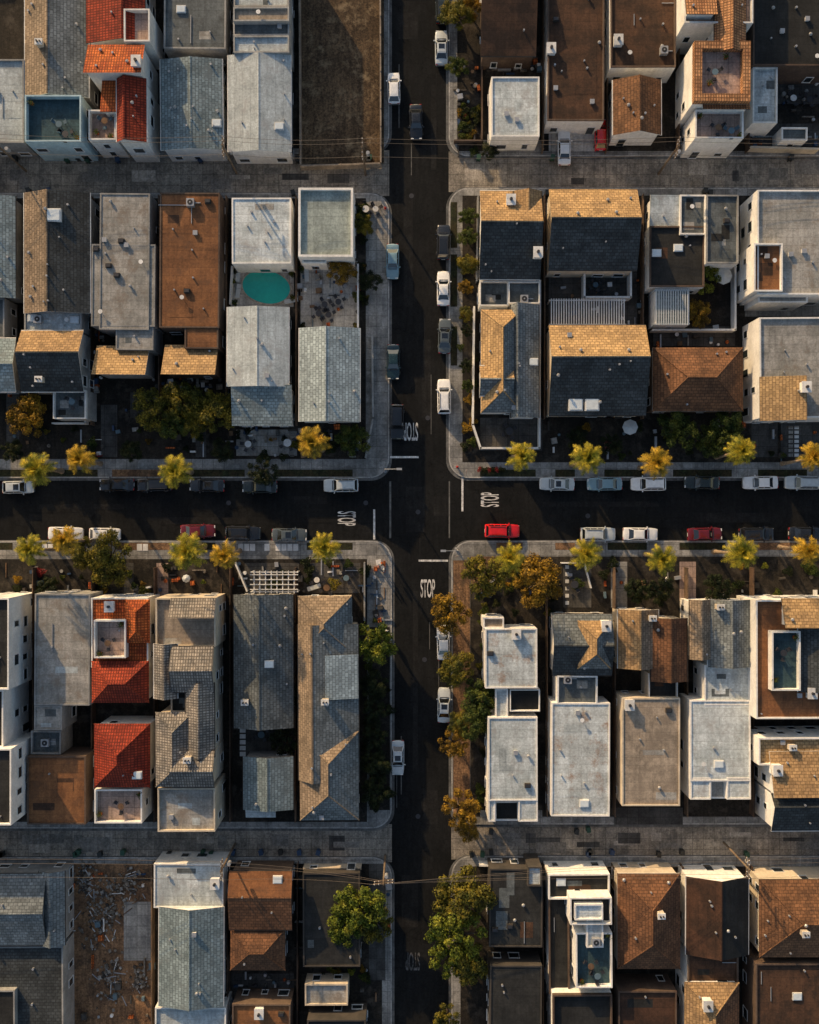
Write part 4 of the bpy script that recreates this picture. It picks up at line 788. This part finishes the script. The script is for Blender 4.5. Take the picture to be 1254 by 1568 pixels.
for i in range(620):
    cl=r2.choice([(165,1375,20),(150,1410,25),(200,1350,14),(170,1500,20),(130,1345,12),(215,1500,12)])
    px=r2.gauss(cl[0],cl[2]*.6); py=r2.gauss(cl[1],cl[2])
    if not(110<px<228): continue
    x,y=W(px,py); s=r2.uniform(.1,.42)
    if r2.random()<.16: m.box(x,y,.15,r2.uniform(.5,1.8),.1,.1,r2.choice(['wood','fence_wood','metal_grey','trim_white']),rot=r2.uniform(0,3.1))
    else: m.box(x,y,.15,s,s*r2.uniform(.5,1.3),s*.6,r2.choice(['rubble','rubble','rubble','trim_dark','patio']),rot=r2.uniform(0,3))
m.obj('construction_debris',(W(165,1400)[0],W(165,1400)[1],0))
m=MB(); r2=random.Random(9)
zones=[(0,605,350,700),(350,652,560,700),(0,868,350,912),(355,862,560,910),(563,860,590,950),(735,880,1254,925),(450,1330,600,1568),(350,1488,450,1540),(995,500,1254,530),(838,640,1254,700),(700,100,735,230),(740,88,830,115),(1150,100,1254,225),(100,1320,235,1568),(455,400,550,500),(835,414,1000,500),(138,505,160,600),(232,580,350,600)]
for i in range(560):
    z=r2.choice(zones); x,y=W(r2.uniform(z[0],z[2]),r2.uniform(z[1],z[3])); t=r2.random(); mt=r2.choice(['trim_white','metal_grey','wood','patio','trim_dark','rubble','bin_blue','cushion','patio_dark','terracotta'])
    if t<.4: m.box(x,y,.14,r2.uniform(.2,.9),r2.uniform(.2,.9),r2.uniform(.1,.7),mt,rot=r2.uniform(0,.2))
    elif t<.7: m.cyl(x,y,.14,r2.uniform(.12,.28),r2.uniform(.2,.5),mt,10,r2.uniform(.15,.3))
    else: m.box(x,y,.14,r2.uniform(.8,2.2),r2.uniform(.05,.3),r2.uniform(.05,.4),mt,rot=r2.choice([0,1.57]))
m.obj('garden_clutter')
# ------------------------------------------------------------ poles and wires
poles=[]
def pole(px,py,h=10.5,ang=0.,name='utility_pole',arms=2):
    x,y=W(px,py); m=MB(); m.tube((x,y,0),(x,y,h),.17,.11,'pole_wood',9); m.cyl(x,y,h-.01,.11,.03,'pole_wood',9)
    for i in range(arms):
        z=h-.5-i*.9; m.box(x,y,z,2.6,.13,.13,'pole_wood',rot=ang)
        for d in(-1.15,-.6,.6,1.15): m.cyl(x+d*math.cos(ang),y+d*math.sin(ang),z+.13,.05,.18,'lamp_clear',6)
    m.cyl(x+.33*math.sin(ang)+.3,y+.1,h-3.2,.24,.9,'metal_grey',12); m.tube((x,y,h*.6),(x+.4,y,h*.62),.03,.03,'metal_dark',4)
    o=m.obj(name,(x,y,0)); poles.append((x,y,h,ang)); return o
A=[pole(40,262,ang=1.57),pole(362,265,ang=1.57),pole(1008,266,ang=1.4),pole(590,1310,ang=.1),pole(360,1292,ang=1.57),pole(1108,1290,ang=1.57),pole(-260,262,ang=1.57),pole(1360,264,ang=1.57),pole(1440,1290,ang=1.57),pole(560,268,ang=1.57),pole(-200,1292,ang=1.57)]
def wires(i,j,name='power_lines',n=3):
    p,q_=poles[i],poles[j]; m=MB()
    for k in range(n):
        d=(-1.15,.6,1.15,-.6)[k]; a=Vector((p[0]+d*math.cos(p[3]),p[1]+d*math.sin(p[3]),p[2]-.25)); b=Vector((q_[0]+d*math.cos(q_[3]),q_[1]+d*math.sin(q_[3]),q_[2]-.25)); prev=a
        for s in range(1,11):
            t=s/10; c=a.lerp(b,t); c.z-=1.0*4*t*(1-t); m.tube(prev,c,.02,.02,'wire',4); prev=c
    m.obj(name,(p[0],p[1],0))
wires(6,0);wires(0,1);wires(1,9);wires(9,2);wires(2,7);wires(10,4);wires(4,3);wires(3,5,n=4);wires(5,8)
def lampost(px,py,dx):
    x,y=W(px,py); m=MB(); m.tube((x,y,.13),(x,y,7.5),.1,.06,'metal_grey',8); m.tube((x,y,7.4),(x+dx*1.8,y,7.9),.04,.035,'metal_grey',6); m.box(x+dx*2.0,y,7.82,.7,.28,.13,'metal_grey'); m.cyl(x,y,.13,.2,.4,'metal_grey',8)
    m.obj('street_lamp',(x,y,0))
lampost(590,722,1); lampost(698,840,-1)
def stopsign(px,py,ang):
    x,y=W(px,py); m=MB(); m.cyl(x,y,.13,.03,2.5,'metal_grey',6)
    c,s=math.cos(ang),math.sin(ang); pts=[(.38*math.cos(math.pi/8+i*math.pi/4),.38*math.sin(math.pi/8+i*math.pi/4)) for i in range(8)]
    for o,mt in((.03,'red_plastic'),(-.03,'metal_grey')): m.face([(x+u*c-o*s,y+u*s+o*c,2.35+v) for u,v in pts],mt)
    m.obj('stop_sign',(x,y,0))
stopsign(590,705,0); stopsign(700,850,3.14); stopsign(580,838,1.57); stopsign(712,724,-1.57)
def hydrant(px,py):
    x,y=W(px,py); m=MB(); m.cyl(x,y,.13,.16,.06,'red_plastic',10); m.cyl(x,y,.19,.11,.45,'red_plastic',10); m.cyl(x,y,.64,.13,.14,'red_plastic',10,.05); m.box(x,y,.42,.4,.1,.1,'red_plastic'); m.obj('fire_hydrant',(x,y,0))
hydrant(590,320); hydrant(700,715)
# ------------------------------------------------------------ pedestrians
def person(px,py,ang,shirt,name='pedestrian'):
    J={'pel':(0,0,.95,.135),'ch':(0,.02,1.3,.15),'nk':(0,.02,1.5,.06),'hd':(0,.04,1.62,.095),'tp':(0,.03,1.72,.07),
       'ls':(-.19,.02,1.42,.06),'le':(-.26,-.05,1.15,.045),'lw':(-.25,.06,.92,.032),'lh':(-.25,.1,.84,.035),'rs':(.19,.02,1.42,.06),'re':(.26,.08,1.16,.045),'rw':(.25,.24,1.0,.032),'rh':(.25,.30,.96,.035),
       'lp':(-.1,0,.9,.1),'lk':(-.11,.16,.5,.07),'la':(-.11,.1,.09,.045),'lt':(-.11,.26,.04,.04),'rp':(.1,0,.9,.1),'rk':(.11,-.05,.5,.07),'ra':(.11,-.3,.12,.045),'rt':(.11,-.17,.03,.04)}
    nm=list(J); E=[('pel','ch'),('ch','nk'),('nk','hd'),('hd','tp'),('ch','ls'),('ls','le'),('le','lw'),('lw','lh'),('ch','rs'),('rs','re'),('re','rw'),('rw','rh'),('pel','lp'),('lp','lk'),('lk','la'),('la','lt'),('pel','rp'),('rp','rk'),('rk','ra'),('ra','rt')]
    me=bpy.data.meshes.new('p'); me.from_pydata([J[n][:3] for n in nm],[(nm.index(a),nm.index(b)) for a,b in E],[])
    o=bpy.data.objects.new('p',me); COL.objects.link(o); sk=o.modifiers.new('s','SKIN')
    for i,n in enumerate(nm):
        d=me.skin_vertices[0].data[i]; d.radius=(J[n][3],J[n][3]); d.use_root=(i==0)
    o.modifiers.new('b','SUBSURF').levels=2
    dg=bpy.context.evaluated_depsgraph_get(); ms=bpy.data.meshes.new_from_object(o.evaluated_get(dg)); bpy.data.objects.remove(o)
    ms.materials.clear()
    for k in('skin',shirt,'trousers','hair','rubber'): ms.materials.append(MATS[k])
    for p in ms.polygons:
        c=p.center; p.use_smooth=True; z=c.z
        p.material_index=3 if (z>1.64 and c.y<.09) or z>1.7 else 0 if z>1.47 or (abs(c.x)>.2 and z<1.1 and z>.8) else 1 if z>.98 else 4 if z<.09 else 2
    ob=bpy.data.objects.new(name,ms); x,y=W(px,py); ob.location=(x,y,.13); ob.rotation_euler=(0,0,math.radians(ang)); COL.objects.link(ob)
person(580,868,-80,'shirt'); person(588,872,-95,'canvas'); person(592,964,180,'canvas')
# ------------------------------------------------------------ camera & light
cam=bpy.data.cameras.new('camera'); co=bpy.data.objects.new('camera',cam); COL.objects.link(co); co.location=(0,0,H); cam.sensor_fit='HORIZONTAL'; cam.sensor_width=36; cam.lens=18*H/(627*S); cam.clip_end=6000; sc.camera=co
d=Vector((.53,-.848,0)).normalized(); el=math.radians(17); v=Vector((d.x*math.cos(el),d.y*math.cos(el),-math.sin(el)))
sl=bpy.data.lights.new('sun','SUN'); sl.energy=5; sl.angle=math.radians(.6); sl.color=(1,.68,.36); so=bpy.data.objects.new('sun',sl); so.rotation_euler=v.to_track_quat('-Z','Y').to_euler(); so.location=(-50,80,60); COL.objects.link(so)
wd=bpy.data.worlds.new('World'); sc.world=wd; wd.use_nodes=True; nt=wd.node_tree; sk=nt.nodes.new('ShaderNodeTexSky'); sk.sky_type='NISHITA'; sk.sun_disc=False; sk.sun_elevation=el; sk.sun_rotation=math.atan2(-d.x,-d.y); sk.air_density=1.; sk.dust_density=2.5; sk.ozone_density=.6
nt.links.new(sk.outputs[0],nt.nodes['Background'].inputs[0]); nt.nodes['Background'].inputs[1].default_value=.15
sc.view_settings.view_transform='Standard'; sc.view_settings.look='None'; sc.view_settings.exposure=0; sc.view_settings.gamma=1
print('objs',len(bpy.data.objects))
